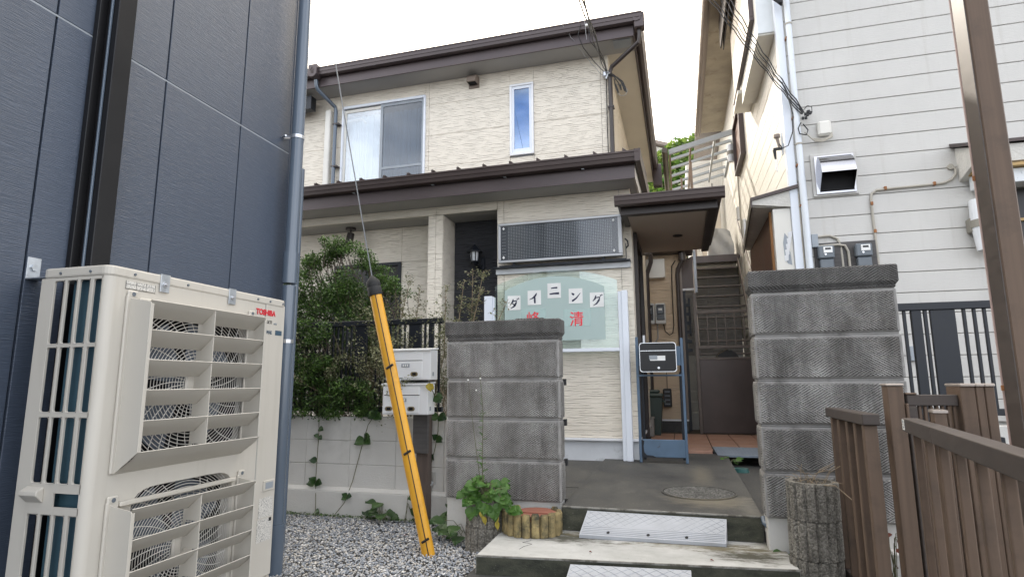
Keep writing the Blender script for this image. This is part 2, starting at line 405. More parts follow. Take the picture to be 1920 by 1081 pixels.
# ------------------------------------------------------------------ mesh helpers
W_ANG = R(.931)
class MB:
    def __init__(s): s.v = []; s.f = []; s.rnd = None
    def add(s, vs_, fs):
        o = len(s.v); s.v += [tuple(x) for x in vs_]; s.f += [tuple(i + o for i in f) for f in fs]; return s
    def box(s, x0, y0, z0, x1, y1, z1, c=0):
        if x1 < x0: x0, x1 = x1, x0
        if y1 < y0: y0, y1 = y1, y0
        if z1 < z0: z0, z1 = z1, z0
        c = min(c, (x1 - x0) * .45, (y1 - y0) * .45, (z1 - z0) * .45)
        if c <= 0:
            return s.add([(x0, y0, z0), (x1, y0, z0), (x1, y1, z0), (x0, y1, z0), (x0, y0, z1), (x1, y0, z1), (x1, y1, z1), (x0, y1, z1)],
                         [(0, 3, 2, 1), (4, 5, 6, 7), (0, 1, 5, 4), (1, 2, 6, 5), (2, 3, 7, 6), (3, 0, 4, 7)])
        V = []; idx = {}
        for i, X in enumerate((x0, x1)):
            for j, Y in enumerate((y0, y1)):
                for k, Z in enumerate((z0, z1)):
                    dx = c if i == 0 else -c; dy = c if j == 0 else -c; dz = c if k == 0 else -c
                    idx[i, j, k] = len(V)
                    V += [(X, Y + dy, Z + dz), (X + dx, Y, Z + dz), (X + dx, Y + dy, Z)]
        F = []
        g = lambda i, j, k, a: idx[i, j, k] + a
        F += [(g(0,0,0,0), g(0,0,1,0), g(0,1,1,0), g(0,1,0,0)), (g(1,0,0,0), g(1,1,0,0), g(1,1,1,0), g(1,0,1,0)),
              (g(0,0,0,1), g(1,0,0,1), g(1,0,1,1), g(0,0,1,1)), (g(0,1,0,1), g(0,1,1,1), g(1,1,1,1), g(1,1,0,1)),
              (g(0,0,0,2), g(0,1,0,2), g(1,1,0,2), g(1,0,0,2)), (g(0,0,1,2), g(1,0,1,2), g(1,1,1,2), g(0,1,1,2))]
        for i in (0, 1):
            for j in (0, 1):
                F.append((g(i,j,0,0), g(i,j,1,0), g(i,j,1,1), g(i,j,0,1)))
        for i in (0, 1):
            for k in (0, 1):
                F.append((g(i,0,k,0), g(i,1,k,0), g(i,1,k,2), g(i,0,k,2)))
        for j in (0, 1):
            for k in (0, 1):
                F.append((g(0,j,k,1), g(1,j,k,1), g(1,j,k,2), g(0,j,k,2)))
        for i in (0, 1):
            for j in (0, 1):
                for k in (0, 1): F.append((g(i,j,k,0), g(i,j,k,1), g(i,j,k,2)))
        return s.add(V, F)
    def hexa(s, p):   # 8 points: bottom 4 ccw, top 4 ccw
        return s.add(p, [(0, 3, 2, 1), (4, 5, 6, 7), (0, 1, 5, 4), (1, 2, 6, 5), (2, 3, 7, 6), (3, 0, 4, 7)])
    def prism(s, pts, axis, a, b):
        """pts: 2-D outline; axis 'x': (y,z) swept a..b in x; 'y': (x,z); 'z': (x,y)"""
        n = len(pts)
        mk = {'x': lambda p, t: (t, p[0], p[1]), 'y': lambda p, t: (p[0], t, p[1]), 'z': lambda p, t: (p[0], p[1], t)}[axis]
        V = [mk(p, a) for p in pts] + [mk(p, b) for p in pts]
        F = [tuple(range(n))[::-1], tuple(range(n, 2 * n))] + [(i, (i + 1) % n, n + (i + 1) % n, n + i) for i in range(n)]
        return s.add(V, F)
    def tube(s, pts, r, n=8, cap=True):
        P = [Vector(p) for p in pts]; rr = r if isinstance(r, (list, tuple)) else [r] * len(P)
        V = []; F = []; up = None
        for i, p in enumerate(P):
            d = (P[min(i + 1, len(P) - 1)] - P[max(i - 1, 0)])
            d = d.normalized() if d.length > 1e-9 else Vector((0, 0, 1))
            if up is None:
                a = Vector((0, 0, 1)) if abs(d.z) < .9 else Vector((1, 0, 0)); up = d.cross(a).normalized()
            up = (up - d * up.dot(d)); up = up.normalized() if up.length > 1e-6 else d.orthogonal().normalized()
            q = d.cross(up)
            for k in range(n):
                a = 2 * math.pi * k / n; V.append(p + (up * math.cos(a) + q * math.sin(a)) * rr[i])
        for i in range(len(P) - 1):
            for k in range(n): F.append((i * n + k, i * n + (k + 1) % n, (i + 1) * n + (k + 1) % n, (i + 1) * n + k))
        if cap: F += [tuple(range(n))[::-1], tuple(range((len(P) - 1) * n, len(P) * n))]
        return s.add(V, F)
    def cyl(s, c, r, z0, z1, n=24, r1=None):
        return s.tube([(c[0], c[1], z0), (c[0], c[1], z1)], [r, r if r1 is None else r1], n)
    def quad(s, a, b, c, d): return s.add([a, b, c, d], [(0, 1, 2, 3)])
OFF = {}
FRAME = {}
def thing(name, label, cat, base=(0, 0, 0), group=None, rot=0):
    o = bpy.data.objects.new(name, None); C.objects.link(o); o.empty_display_size = .1
    b = Vector(base); w = Matrix.Rotation(rot, 3, 'Z') @ b
    o.location = w; o.rotation_euler = (0, 0, rot)
    o['label'] = label; o['category'] = cat
    if group: o['group'] = group
    OFF[o.name] = b
    return o
def build(name, mb, mat, parent=None, smooth=False, label=None, kind=None, cat=None, group=None, bevel=0):
    b = OFF[parent.name] if parent is not None else Vector((0, 0, 0))
    if parent is None and kind not in ('structure', 'stuff'):
        xs = [v[0] for v in mb.v]; ys = [v[1] for v in mb.v]; zs = [v[2] for v in mb.v]
        b = Vector(((min(xs) + max(xs)) / 2, (min(ys) + max(ys)) / 2, min(zs)))
    me = bpy.data.meshes.new(name)
    me.from_pydata([(v[0] - b.x, v[1] - b.y, v[2] - b.z) for v in mb.v], [], mb.f)
    if mb.rnd is not None:
        a = me.attributes.new('rnd', 'FLOAT', 'FACE'); a.data.foreach_set('value', mb.rnd)
    me.materials.append(MATS[mat] if isinstance(mat, str) else mat)
    me.update()
    o = bpy.data.objects.new(name, me); C.objects.link(o)
    if smooth:
        for p in me.polygons: p.use_smooth = True
        try: me.set_sharp_from_angle(angle=R(40))
        except Exception: pass
    if parent is not None: o.parent = parent
    else: o.location = b
    OFF[o.name] = b
    if bevel:
        md = o.modifiers.new('bevel', 'BEVEL'); md.width = bevel; md.segments = 2; md.limit_method = 'ANGLE'; md.angle_limit = R(40)
    if label: o['label'] = label
    if kind: o['kind'] = kind
    if cat: o['category'] = cat
    if group: o['group'] = group
    return o
PM = {}
def piece(name, parent, x0, y0, z0, x1, y1, z1, mat, c=.002, kind=None):
    """a box-shaped piece; alike pieces share their mesh"""
    k = (name, round(x1 - x0, 4), round(y1 - y0, 4), round(z1 - z0, 4), mat)
    if k not in PM:
        mb = MB().box(0, 0, 0, x1 - x0, y1 - y0, z1 - z0, c)
        me = bpy.data.meshes.new(name); me.from_pydata(mb.v, [], mb.f); me.materials.append(MATS[mat]); me.update(); PM[k] = me
    o = bpy.data.objects.new(name, PM[k]); C.objects.link(o)
    b = OFF[parent.name] if parent is not None else Vector((0, 0, 0))
    o.parent = parent; o.location = (x0 - b.x, y0 - b.y, z0 - b.z)
    OFF[o.name] = Vector((x0, y0, z0))
    if kind: o['kind'] = kind
    return o
def bx(name, parent, x0, y0, z0, x1, y1, z1, mat, c=.002, **k):
    return build(name, MB().box(x0, y0, z0, x1, y1, z1, c), mat, parent, **k)
def text(name, body, parent, P, ux, uz, size, mat, extrude=.0006, off=0, sx=1.0, shear=0, align='LEFT', space=1):
    """P: point, ux: reading direction, uz: up direction in the parent's frame"""
    cu = bpy.data.curves.new(name, 'FONT'); cu.body = body; cu.size = size; cu.extrude = extrude; cu.offset = off
    cu.align_x = align; cu.shear = shear; cu.resolution_u = 4; cu.space_character = space
    tmp = bpy.data.objects.new('tmp', cu); C.objects.link(tmp)
    dg = bpy.context.evaluated_depsgraph_get()
    me = bpy.data.meshes.new_from_object(tmp.evaluated_get(dg)); bpy.data.objects.remove(tmp)
    me.name = name
    me.materials.clear(); me.materials.append(MATS[mat])
    ux = Vector(ux).normalized(); uz = Vector(uz).normalized(); n = ux.cross(uz)
    b = OFF[parent.name]; P = Vector(P)
    for v in me.vertices:
        q = P + ux * v.co.x * sx + uz * v.co.y + n * v.co.z - b; v.co = q
    o = bpy.data.objects.new(name, me); C.objects.link(o); o.parent = parent; OFF[o.name] = b
    return o
def leaves(pts, size, mb=None, var=.4, up=.3, droop=0, rng=random, ratio=.55):
    """small folded leaves at the given points"""
    mb = mb or MB()
    if mb.rnd is None: mb.rnd = []
    for p in pts:
        s = size * (1 + rng.uniform(-var, var))
        d = Vector((rng.gauss(0, 1), rng.gauss(0, 1), rng.gauss(0, 1) * .6 + up - droop)).normalized()
        w = d.cross(Vector((rng.gauss(0, .5), rng.gauss(0, .5), 1))).normalized()
        n = d.cross(w)
        p = Vector(p); a = p; t = p + d * s; l = p + d * s * .5 + w * s * ratio * .5 + n * s * .1; r = p + d * s * .5 - w * s * ratio * .5 + n * s * .1
        mb.add([a, l, t, r], [(0, 1, 2), (0, 2, 3)])
        q = rng.random(); mb.rnd += [q, q]
    return mb
def bigleaf(mb, p, d, n, s, wid=.8, lobes=0, fold=.12):
    """a broad leaf outline: base p, direction d, normal n"""
    if mb.rnd is None: mb.rnd = []
    p = Vector(p); d = Vector(d).normalized(); w = d.cross(Vector(n)).normalized(); n = w.cross(d)
    prof = [(0, 0), (.08, .28), (.28, .5), (.5, .46), (.72, .3), (.9, .12), (1, 0)]
    mid = [p + d * s * t - n * s * .06 * math.sin(t * 3) for t, _ in prof]
    V = list(mid); k = len(V)
    for sg in (1, -1):
        V += [p + d * s * t + w * sg * s * wid * h * (1 + (lobes and .22 * math.sin(i * 3.1))) + n * s * fold * h - n * s * .25 * t * t for i, (t, h) in enumerate(prof)]
    F = []
    for i in range(k - 1):
        F += [(i, i + 1, k + i + 1, k + i), (i + 1, i, 2 * k + i, 2 * k + i + 1)]
    mb.add(V, F); q = random.random(); mb.rnd += [q] * len(F)
    return mb

# ================================================================== SETTING
build('ground', MB().add([(-60, -20, 0), (60, -20, 0), (60, 70, 0), (-60, 70, 0)], [(0, 1, 2, 3)]), 'asphalt', kind='structure')
build('garden_soil', MB().box(-6, 4.62, .0, -1.97, 6.56, .42), 'soil', kind='structure')
build('alley_soil', MB().box(.44, 4.12, .0, 4.5, 6.33, .2).box(-.40, 8.965, .0, 1.16, 13.9, .36), 'soil', kind='structure')
build('pavement', MB().prism([(-1.25, -3), (1.9, -3), (1.9, 3.9), (.55, 3.9), (-1.19, 3.9)], 'z', -.02, .05), 'asphalt', kind='structure')
build('concrete_step', MB().prism([(-1.155, 3.262), (.535, 3.44), (.52, 4.09), (-1.18, 4.02)], 'z', .052, .15), 'concrete_light', kind='structure', bevel=.006)
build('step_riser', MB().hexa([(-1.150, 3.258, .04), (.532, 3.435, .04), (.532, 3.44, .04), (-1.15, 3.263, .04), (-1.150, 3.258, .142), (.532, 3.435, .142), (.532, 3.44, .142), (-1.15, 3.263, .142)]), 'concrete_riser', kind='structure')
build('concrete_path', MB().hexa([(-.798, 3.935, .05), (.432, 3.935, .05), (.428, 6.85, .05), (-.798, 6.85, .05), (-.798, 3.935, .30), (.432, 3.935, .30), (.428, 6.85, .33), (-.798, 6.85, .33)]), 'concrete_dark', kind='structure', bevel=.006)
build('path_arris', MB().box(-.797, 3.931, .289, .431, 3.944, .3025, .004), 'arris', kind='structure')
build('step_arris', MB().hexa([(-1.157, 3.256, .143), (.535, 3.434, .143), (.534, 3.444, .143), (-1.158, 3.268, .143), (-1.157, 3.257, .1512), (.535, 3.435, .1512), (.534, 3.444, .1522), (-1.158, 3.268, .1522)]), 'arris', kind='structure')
build('step_crack', MB().tube([(-.93, 3.64, .150), (-.955, 3.60, .1501), (-.97, 3.585, .150), (-.93, 3.575, .1502), (-.905, 3.56, .150), (-.94, 3.50, .1501), (-.95, 3.44, .150)], .0016, 4), 'hole_dark', kind='structure')
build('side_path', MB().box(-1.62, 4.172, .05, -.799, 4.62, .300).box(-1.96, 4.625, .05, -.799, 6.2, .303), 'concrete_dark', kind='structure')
build('path_riser', MB().box(-.79, 3.930, .155, .425, 3.937, .288), 'concrete_riser', kind='structure')
build('drain_strip', MB().box(.435, 3.9, .0, 1.0, 7.2, .22), 'concrete_dark', kind='structure')
# tiled porch: tiles are pieces of the porch
porch = build('tiled_porch', MB().box(-.43, 6.86, .1, .29, 8.96, .352).box(.29, 7.20, .1, 1.16, 8.96, .352), 'grout', kind='structure')
OFF['tiled_porch'] = Vector((0, 0, 0))
xs = [-.43, -.13, .03, .30, .60, .90, 1.16]
ys = [6.90, 7.20, 7.65, 8.10, 8.55, 8.96]
for i in range(len(xs) - 1):
    for j in range(len(ys) - 1):
        if j == 0 and xs[i] > .25: continue
        piece('tile', porch, xs[i] + .005, ys[j] + .005, .340, xs[i + 1] - .005, ys[j + 1] - .005, .362 + random.uniform(-.001, .001), 'terracotta', .003)
for a, b in ((-.43, -.13), (-.13, .03), (.03, .29)): piece('edge_tile', porch, a + .004, 6.835, .315, b - .004, 6.90, .362, 'terracotta', .01)
for a, b in ((.30, .60), (.60, .90), (.90, 1.16)): piece('edge_tile', porch, a + .004, 7.17, .30, b - .004, 7.203, .362, 'terracotta_edge', .006)
# gravel: nobody could count it
def gravel():
    mb = MB(); mb.rnd = []
    rg = random.Random(3)
    ico = [(0, 0, 1), (.9, 0, .3), (.28, .85, .3), (-.72, .5, .3), (-.72, -.5, .3), (.28, -.85, .3), (0, 0, -.8)]
    fc = [(0, 1, 2), (0, 2, 3), (0, 3, 4), (0, 4, 5), (0, 5, 1), (6, 2, 1), (6, 3, 2), (6, 4, 3), (6, 5, 4), (6, 1, 5)]
    n = 0
    while n < 26000:
        x = rg.uniform(-3.75, -1.1); y = rg.uniform(2.55, 4.43)
        if y < 4.0 and x > -1.165: continue
        if y < 3.3 and x > -1.2: continue
        s = rg.uniform(.005, .012); a = rg.uniform(0, 6.28); ca, sa = math.cos(a), math.sin(a); e = rg.uniform(.6, 1.0); t = rg.uniform(-.5, .5)
        z0 = .012 + rg.uniform(0, .016)
        V = []
        for p in ico:
            px, py, pz = p[0] * s * rg.uniform(.8, 1.2), p[1] * s * e * rg.uniform(.8, 1.2), p[2] * s * .75
            V.append((x + px * ca - py * sa, y + px * sa + py * ca, z0 + pz + px * t))
        mb.add(V, fc); q = rg.random(); mb.rnd += [min(1, max(0, q + rg.uniform(-.05, .05))) for _ in fc]; n += 1
    build('gravel', mb, 'gravel_stone', kind='stuff')
    build('gravel_bed', MB().box(-3.9, 2.2, -.01, -1.17, 4.44, .012), 'asphalt', kind='structure')
gravel()
# hill behind the alley
hv = []; hf = []
NX, NY = 24, 16
rg = random.Random(5)
for j in range(NY + 1):
    for i in range(NX + 1):
        x = -7 + i * 1.0; y = 17 + j * .8
        z = min(10.3 + .3 * max(0, min(1, x)), 5.2 + (y - 17) * (.62 if x < -.4 else .82) + rg.uniform(-.12, .12)) if j else 0
        hv.append((x, y, z))
for j in range(NY):
    for i in range(NX): a = j * (NX + 1) + i; hf.append((a, a + 1, a + NX + 2, a + NX + 1))
build('hillside', MB().add(hv, hf), 'hill_soil', kind='structure')
mb = MB(); rg = random.Random(11); pts = []
for _ in range(22000):
    x = rg.uniform(-1.6, 2.2); y = rg.uniform(16.7, 25.5)
    if y < 17.6 and rg.random() < .8:
        y = 16.9 + rg.uniform(-.15, .1); z = rg.uniform(3.6, 5.4)
    else: z = 5.2 + (y - 17) * (.62 + .2 * max(0, min(1, x + 1))) + rg.uniform(-.05, .28)
    if z > 10.5 + .35 * max(0, min(1, x)) + rg.uniform(-.1, .25): continue
    k = math.sin(x * 3.1 + z * 2) + math.sin(z * 5 - x * 2)
    if k < -.9 and rg.random() < .8: continue
    pts.append((x, y + rg.uniform(-.25, .1), z))
leaves(pts, .17, mb, rng=rg, up=.2, ratio=.9)
build('hill_ivy', mb, 'leaf_hill', kind='stuff')

# ================================================================== helpers for walls
def panels(parent, name, mat, plane, d, us, zs, holes=(), th=.016, gap=.004, flip=False):
    """wall panels in a vertical plane; plane 'y': face at y=d looking to -y; 'x': face at x=d looking to +x (flip: -x)"""
    for i in range(len(us) - 1):
        for j in range(len(zs) - 1):
            u0, u1, z0, z1 = us[i] + gap / 2, us[i + 1] - gap / 2, zs[j] + gap / 2, zs[j + 1] - gap / 2
            um, zm = (u0 + u1) / 2, (z0 + z1) / 2
            if any(h[0] < um < h[1] and h[2] < zm < h[3] for h in holes): continue
            if plane == 'y': piece(name, parent, u0, d, z0, u1, d + th, z1, mat, .0015)
            elif not flip: piece(name, parent, d - th, u0, z0, d, u1, z1, mat, .0015)
            else: piece(name, parent, d, u0, z0, d + th, u1, z1, mat, .0015)

# ================================================================== MAIN HOUSE
H = thing('dining_house', 'two-storey cream house with brown eaves and a small porch roof over its side door', 'house', (-2.5, 6.2, .3))
core = MB().box(-7, 6.60, .3, -2.62, 12, 3.3).box(-2.62, 6.60, .3, -1.95, 12, 3.3).box(-1.95, 6.217, .53, -.457, 9.2, 3.2)
core.box(-7, 7.127, 3.2, -4.62, 12, 5.32).box(-4.62, 7.6, 3.2, -3.3, 12, 5.32).box(-3.3, 7.127, 3.2, -2.05, 12, 5.32).box(-2.05, 7.4, 3.2, -1.72, 12, 5.32).box(-1.72, 7.127, 3.2, -.737, 12, 5.32)
core.box(-4.62, 7.127, 3.2, -3.3, 7.6, 3.5).box(-4.62, 7.127, 5.13, -3.3, 7.6, 5.32).box(-2.05, 7.127, 3.2, -1.72, 7.4, 4.08).box(-2.05, 7.127, 5.09, -1.72, 7.4, 5.32)
build('wall', core, 'mortar', H)
panels(H, 'siding_panel', 'main_siding', 'y', 6.2, [-1.95, -1.868, -.558, -.44], [.53, 2.30, 2.36, 3.172], gap=.005)
panels(H, 'siding_panel', 'main_siding', 'x', -.44, [6.217, 6.45], [.53, 3.172])
panels(H, 'siding_panel', 'main_siding', 'x', -.44, [7.45, 8.3, 9.2], [.53, 1.0, 1.9, 3.17])
panels(H, 'siding_panel', 'main_siding', 'y', 7.11, [-7, -4.62, -3.30, -3.24, -2.05, -1.72, -.82, -.72], [3.5, 4.06, 4.52, 4.98, 5.32], holes=[(-4.62, -3.30, 3.5, 5.3), (-2.05, -1.72, 4.0, 5.3)])
piece('siding_panel', H, -4.62, 7.11, 5.135, -3.30, 7.126, 5.32, 'main_siding', .001)
piece('siding_panel', H, -2.05, 7.11, 5.095, -1.72, 7.126, 5.32, 'main_siding', .001)
panels(H, 'siding_panel', 'main_siding', 'x', -.72, [7.127, 8.0, 9.8, 12], [3.2, 4.06, 4.98, 5.32])
# beam, column, recesses
panels(H, 'beam_panel', 'main_siding', 'y', 6.2, [-7, -4.6, -2.71, -1.95], [3.072, 3.172])
build('porch_beam', MB().box(-7, 6.217, 3.074, -1.952, 6.33, 3.172), 'mortar', H)
build('porch_column', MB().box(-2.806, 6.217, .3, -2.639, 6.6, 3.07), 'mortar', H)
panels(H, 'column_panel', 'main_siding', 'y', 6.2, [-2.81, -2.712, -2.622], [.3, 3.07], gap=.003)
panels(H, 'column_panel', 'main_siding', 'x', -2.622, [6.2165, 6.585], [.3, 3.07])
build('recess_ceiling', MB().box(-7, 6.33, 3.072, -1.952, 6.62, 3.09), 'soffit', H)
panels(H, 'siding_panel', 'main_siding', 'y', 6.575, [-7, -4.3, -3.34, -2.81], [.3, 1.25, 2.62, 3.07], holes=[(-4.3, -3.34, 1.25, 2.62)])
build('recess_window', MB().box(-4.3, 6.59, 1.25, -3.34, 6.60, 2.62), 'door_dark', H)
build('window_frame', MB().box(-4.3, 6.56, 2.58, -3.34, 6.6, 2.62).box(-3.38, 6.56, 1.25, -3.34, 6.6, 2.58).box(-4.3, 6.56, 1.25, -4.26, 6.6, 2.58).box(-3.84, 6.57, 1.25, -3.80, 6.6, 2.58), 'black_metal', H)
panels(H, 'dark_panel', 'dark_siding', 'y', 6.58, [-2.62, -1.95], [.3, 1.2, 2.1, 3.07], gap=.003)
build('return_wall', MB().box(-1.951, 6.202, .53, -1.94, 6.6, 3.07), 'dark_siding', H)
build('base_trim', MB().box(-1.95, 6.175, .505, -.435, 6.21, .53, .003).box(-.45, 6.18, .505, -.425, 9.2, .53), 'white_paint', H)
build('foundation', MB().box(-1.95, 6.215, .2, -.45, 9.2, .504), 'foundation', H)
# upper roof
E0 = 5.32
build('soffit', MB().box(-7, 6.762, E0, -.37, 7.12, E0 + .02), 'soffit', H)
build('side_soffit_board', MB().box(-.735, 7.121, E0, -.372, 12.3, E0 + .02), 'side_soffit', H)
build('soffit_vent', MB().box(-.62, 6.80, E0 - .010, -.40, 6.99, E0 - .001), 'tag_gray', H)
build('fascia', MB().box(-7, 6.745, E0 - .012, -.36, 6.765, E0 + .155).box(-.372, 6.766, E0 - .012, -.355, 12.3, E0 + .155), 'fascia_brown', H)
def gutter_prof(y, z, s=1):   # (y,z) profile of an eaves gutter whose back sits at y
    return [(y, z + .075), (y, z), (y - .035 * s, z - .012), (y - .08 * s, z + .0), (y - .088 * s, z + .035), (y - .094 * s, z + .04), (y - .10 * s, z + .08), (y - .108 * s, z + .085), (y - .108 * s, z + .10), (y - .09 * s, z + .10), (y - .085 * s, z + .06), (y - .07 * s, z + .03), (y - .02 * s, z + .03), (y - .012 * s, z + .075)]
gp = gutter_prof(6.742, 5.452)
build('gutter', MB().prism(gp, 'y' if 0 else 'x', -7, -.25), 'fascia_brown', H)
build('side_gutter', MB().prism([(-.352 + (6.742 - p[0]), p[1]) for p in gp], 'y', 6.65, 12.35), 'fascia_brown', H)
build('gutter_end_box', MB().box(-.36, 11.9, 5.1, -.18, 12.1, 5.56, .01), 'fascia_brown', H)
build('roof', MB().add([(-7, 6.66, 5.56), (-.27, 6.66, 5.56), (-.27, 12.4, 5.56), (-7, 12.4, 5.56), (-7, 9.5, 6.3), (-2.6, 9.5, 6.3)], [(0, 1, 5, 4), (1, 2, 5), (2, 3, 4, 5), (0, 3, 2, 1)]), 'roof_brown', H)
build('hip_cap', MB().tube([(-.33, 6.72, 5.575), (-2.6, 9.5, 6.32)], .03, 6), 'roof_brown', H)
# lower roof
L0 = 3.172
build('lower_soffit', MB().box(-7, 5.845, L0, -.36, 6.2, L0 + .015).box(-.44, 6.2, L0, -.36, 7.5, L0 + .015), 'soffit', H)
build('lower_fascia', MB().box(-7, 5.83, L0 - .010, -.355, 5.845, L0 + .19), 'fascia_brown', H)
build('lower_fascia_side', MB().hexa([(-.372, 5.846, L0 - .01), (-.354, 5.846, L0 - .01), (-.33, 7.5, L0 - .01), (-.348, 7.5, L0 - .01), (-.372, 5.846, L0 + .19), (-.354, 5.846, L0 + .19), (-.33, 7.5, L0 + .19), (-.348, 7.5, L0 + .19)]), 'side_soffit', H)
lgp = gutter_prof(5.825, 3.315, 1.0)
for a, b in ((-7, -3.9), (-3.899, -.305)): build('lower_gutter', MB().prism(lgp, 'x', a, b), 'roof_brown', H)
for x in (-3.6, -2.6, -1.75, -.9): build('gutter_bracket', MB().box(x, 5.79, 3.298, x + .03, 5.832, 3.304), 'zinc', H)
build('lower_side_gutter', MB().hexa([(-.345, 5.72, 3.30), (-.29, 5.72, 3.30), (-.265, 7.5, 3.30), (-.32, 7.5, 3.30), (-.35, 5.72, 3.43), (-.285, 5.72, 3.43), (-.26, 7.5, 3.43), (-.325, 7.5, 3.43)]), 'roof_brown', H)
build('lower_roof', MB().hexa([(-7, 5.76, 3.40), (-.29, 5.76, 3.40), (-.29, 7.115, 3.62), (-7, 7.115, 3.62), (-7, 5.76, 3.435), (-.29, 5.76, 3.435), (-.29, 7.115, 3.66), (-7, 7.115, 3.66)]), 'roof_brown', H)
for i in range(13):
    x = -4.10 + i * .303
    build('roof_seam', MB().hexa([(x, 5.755, 3.43), (x + .012, 5.755, 3.43), (x + .012, 7.1, 3.655), (x, 7.1, 3.655), (x, 5.755, 3.462), (x + .012, 5.755, 3.462), (x + .012, 7.1, 3.68), (x, 7.1, 3.68)]), 'roof_brown', H)
    build('snow_guard', MB().prism([(x - .006, 3.445), (x + .05, 3.445), (x - .006, 3.487)], 'y', 5.80, 5.806), 'roof_brown', H)
# upper sliding window
w = build('sliding_window', MB().box(-4.63, 7.085, 5.10, -3.29, 7.13, 5.14, .004).box(-4.63, 7.085, 3.50, -4.60, 7.13, 5.10, .004).box(-3.32, 7.085, 3.50, -3.29, 7.13, 5.10, .004).box(-4.6, 7.09, 3.5, -3.32, 7.13, 3.54), 'white_alu', H)
build('sash', MB().box(-4.60, 7.115, 5.04, -3.98, 7.135, 5.085).box(-4.60, 7.115, 3.54, -4.565, 7.135, 5.04).box(-4.01, 7.115, 3.54, -3.975, 7.135, 5.04), 'cream_paint', w)
build('sash', MB().box(-3.995, 7.095, 5.05, -3.32, 7.113, 5.09).box(-3.995, 7.095, 3.54, -3.955, 7.113, 5.05).box(-3.345, 7.095, 3.54, -3.32, 7.113, 5.05).box(-3.955, 7.096, 4.10, -3.345, 7.112, 4.135), 'tag_gray', w)
build('pane', MB().box(-4.565, 7.123, 3.54, -4.01, 7.126, 5.04), 'window_glass', w)
build('pane', MB().box(-3.955, 7.103, 3.54, -3.345, 7.106, 5.05), 'screened_glass', w)
mb = MB(); V = []; n = 110
for i in range(n + 1):
    x = -4.56 + i * 1.2 / n; y = 7.22 + .018 * math.sin(i * .9) + .008 * math.sin(i * 2.3); V += [(x, y, 3.5), (x, y, 5.02)]
mb.add(V, [(2 * i, 2 * i + 2, 2 * i + 3, 2 * i + 1) for i in range(n)])
build('curtain', mb, 'curtain', w)
build('curtain_rail', MB().tube([(-4.6, 7.18, 4.95), (-4.35, 7.19, 4.96), (-4.3, 7.2, 4.9)], .02, 6), 'far_door', w)
w = build('slit_window', MB().box(-2.05, 7.08, 5.06, -1.72, 7.12, 5.09, .003).box(-2.05, 7.08, 4.08, -1.72, 7.12, 4.115, .003).box(-2.05, 7.08, 4.115, -2.02, 7.12, 5.06, .003).box(-1.75, 7.08, 4.115, -1.72, 7.12, 5.06, .003), 'white_paint', H)
build('sash', MB().box(-2.02, 7.095, 5.02, -1.75, 7.118, 5.06).box(-2.02, 7.095, 4.115, -1.75, 7.118, 4.17).box(-2.02, 7.095, 4.17, -1.99, 7.118, 5.02).box(-1.78, 7.095, 4.17, -1.75, 7.118, 5.02), 'white_alu', w)
build('pane', MB().box(-1.99, 7.105, 4.17, -1.78, 7.108, 5.02), 'narrow_glass', w)
build('blind', MB().box(-2.02, 7.2, 4.1, -1.75, 7.203, 5.06), 'blind_sky_tint', w)
# vent cowl under the eave
build('vent_cowl', MB().box(-2.64, 7.09, 5.13, -2.49, 7.11, 5.29, .003).prism([(7.09, 5.29), (7.02, 5.285), (6.975, 5.24), (6.965, 5.17), (6.985, 5.17), (7.09, 5.17)], 'x', -2.63, -2.50), 'gutter_tan', H)
build('cowl_mouth', MB().box(-2.62, 6.99, 5.166, -2.51, 7.08, 5.169), 'dark_void', H)
# rainwater pipes
dp = build('downpipe', MB().tube([(-.29, 6.72, 5.44), (-.29, 6.75, 5.30), (-.30, 6.76, 5.22), (-.66, 7.03, 5.10), (-.69, 7.05, 5.04), (-.69, 7.05, 3.62)], .028, 12), 'pipe_brown', H, smooth=True)
build('hopper', MB().box(-.345, 6.66, 5.36, -.22, 6.78, 5.56, .01), 'fascia_brown', H)
build('clip', MB().box(-.73, 7.02, 4.55, -.65, 7.11, 4.57), 'pipe_brown', dp)
dp = build('downpipe', MB().tube([(-4.83, 6.70, 5.42), (-4.83, 6.72, 5.32), (-4.82, 6.74, 5.27), (-4.72, 7.04, 5.13), (-4.71, 7.05, 5.06), (-4.71, 7.05, 3.62)], .028, 12), 'pipe_navy', H, smooth=True)
build('clip', MB().box(-4.74, 7.02, 4.85, -4.64, 7.11, 4.87).box(-4.74, 7.02, 4.2, -4.64, 7.11, 4.22), 'pipe_brown', dp)
build('hopper', MB().prism([(-4.90, 5.59), (-4.76, 5.59), (-4.76, 5.44), (-4.80, 5.40), (-4.86, 5.40), (-4.90, 5.44)], 'y', 6.60, 6.73), 'fascia_brown', H, bevel=.006)
build('hopper_emblem', MB().prism([(-4.865, 5.50), (-4.83, 5.55), (-4.795, 5.50), (-4.80, 5.50), (-4.83, 5.54), (-4.86, 5.50)], 'y', 6.594, 6.6).box(-4.85, 6.594, 5.455, -4.81, 6.6, 5.462).box(-4.85, 6.594, 5.475, -4.81, 6.6, 5.482).box(-4.85, 6.594, 5.495, -4.81, 6.6, 5.502), 'roof_brown', H)
build('duct_cover', MB().box(-4.88, 7.03, 3.6, -4.79, 7.11, 5.10, .012), 'cream_paint', H)
build('side_beam', MB().box(-5.9, 6.85, 5.06, -5.0, 6.97, 5.26).box(-7, 6.86, 5.02, -5.9, 6.96, 5.2), 'black_metal', H)
# ledge under the display
build('ledge_cap', MB().box(-1.97, 6.10, 2.365, -.455, 6.2, 2.377, .001), 'black_metal', H)
build('ledge', MB().box(-1.955, 6.165, 2.302, -.46, 6.2, 2.363, .003), 'foundation', H)
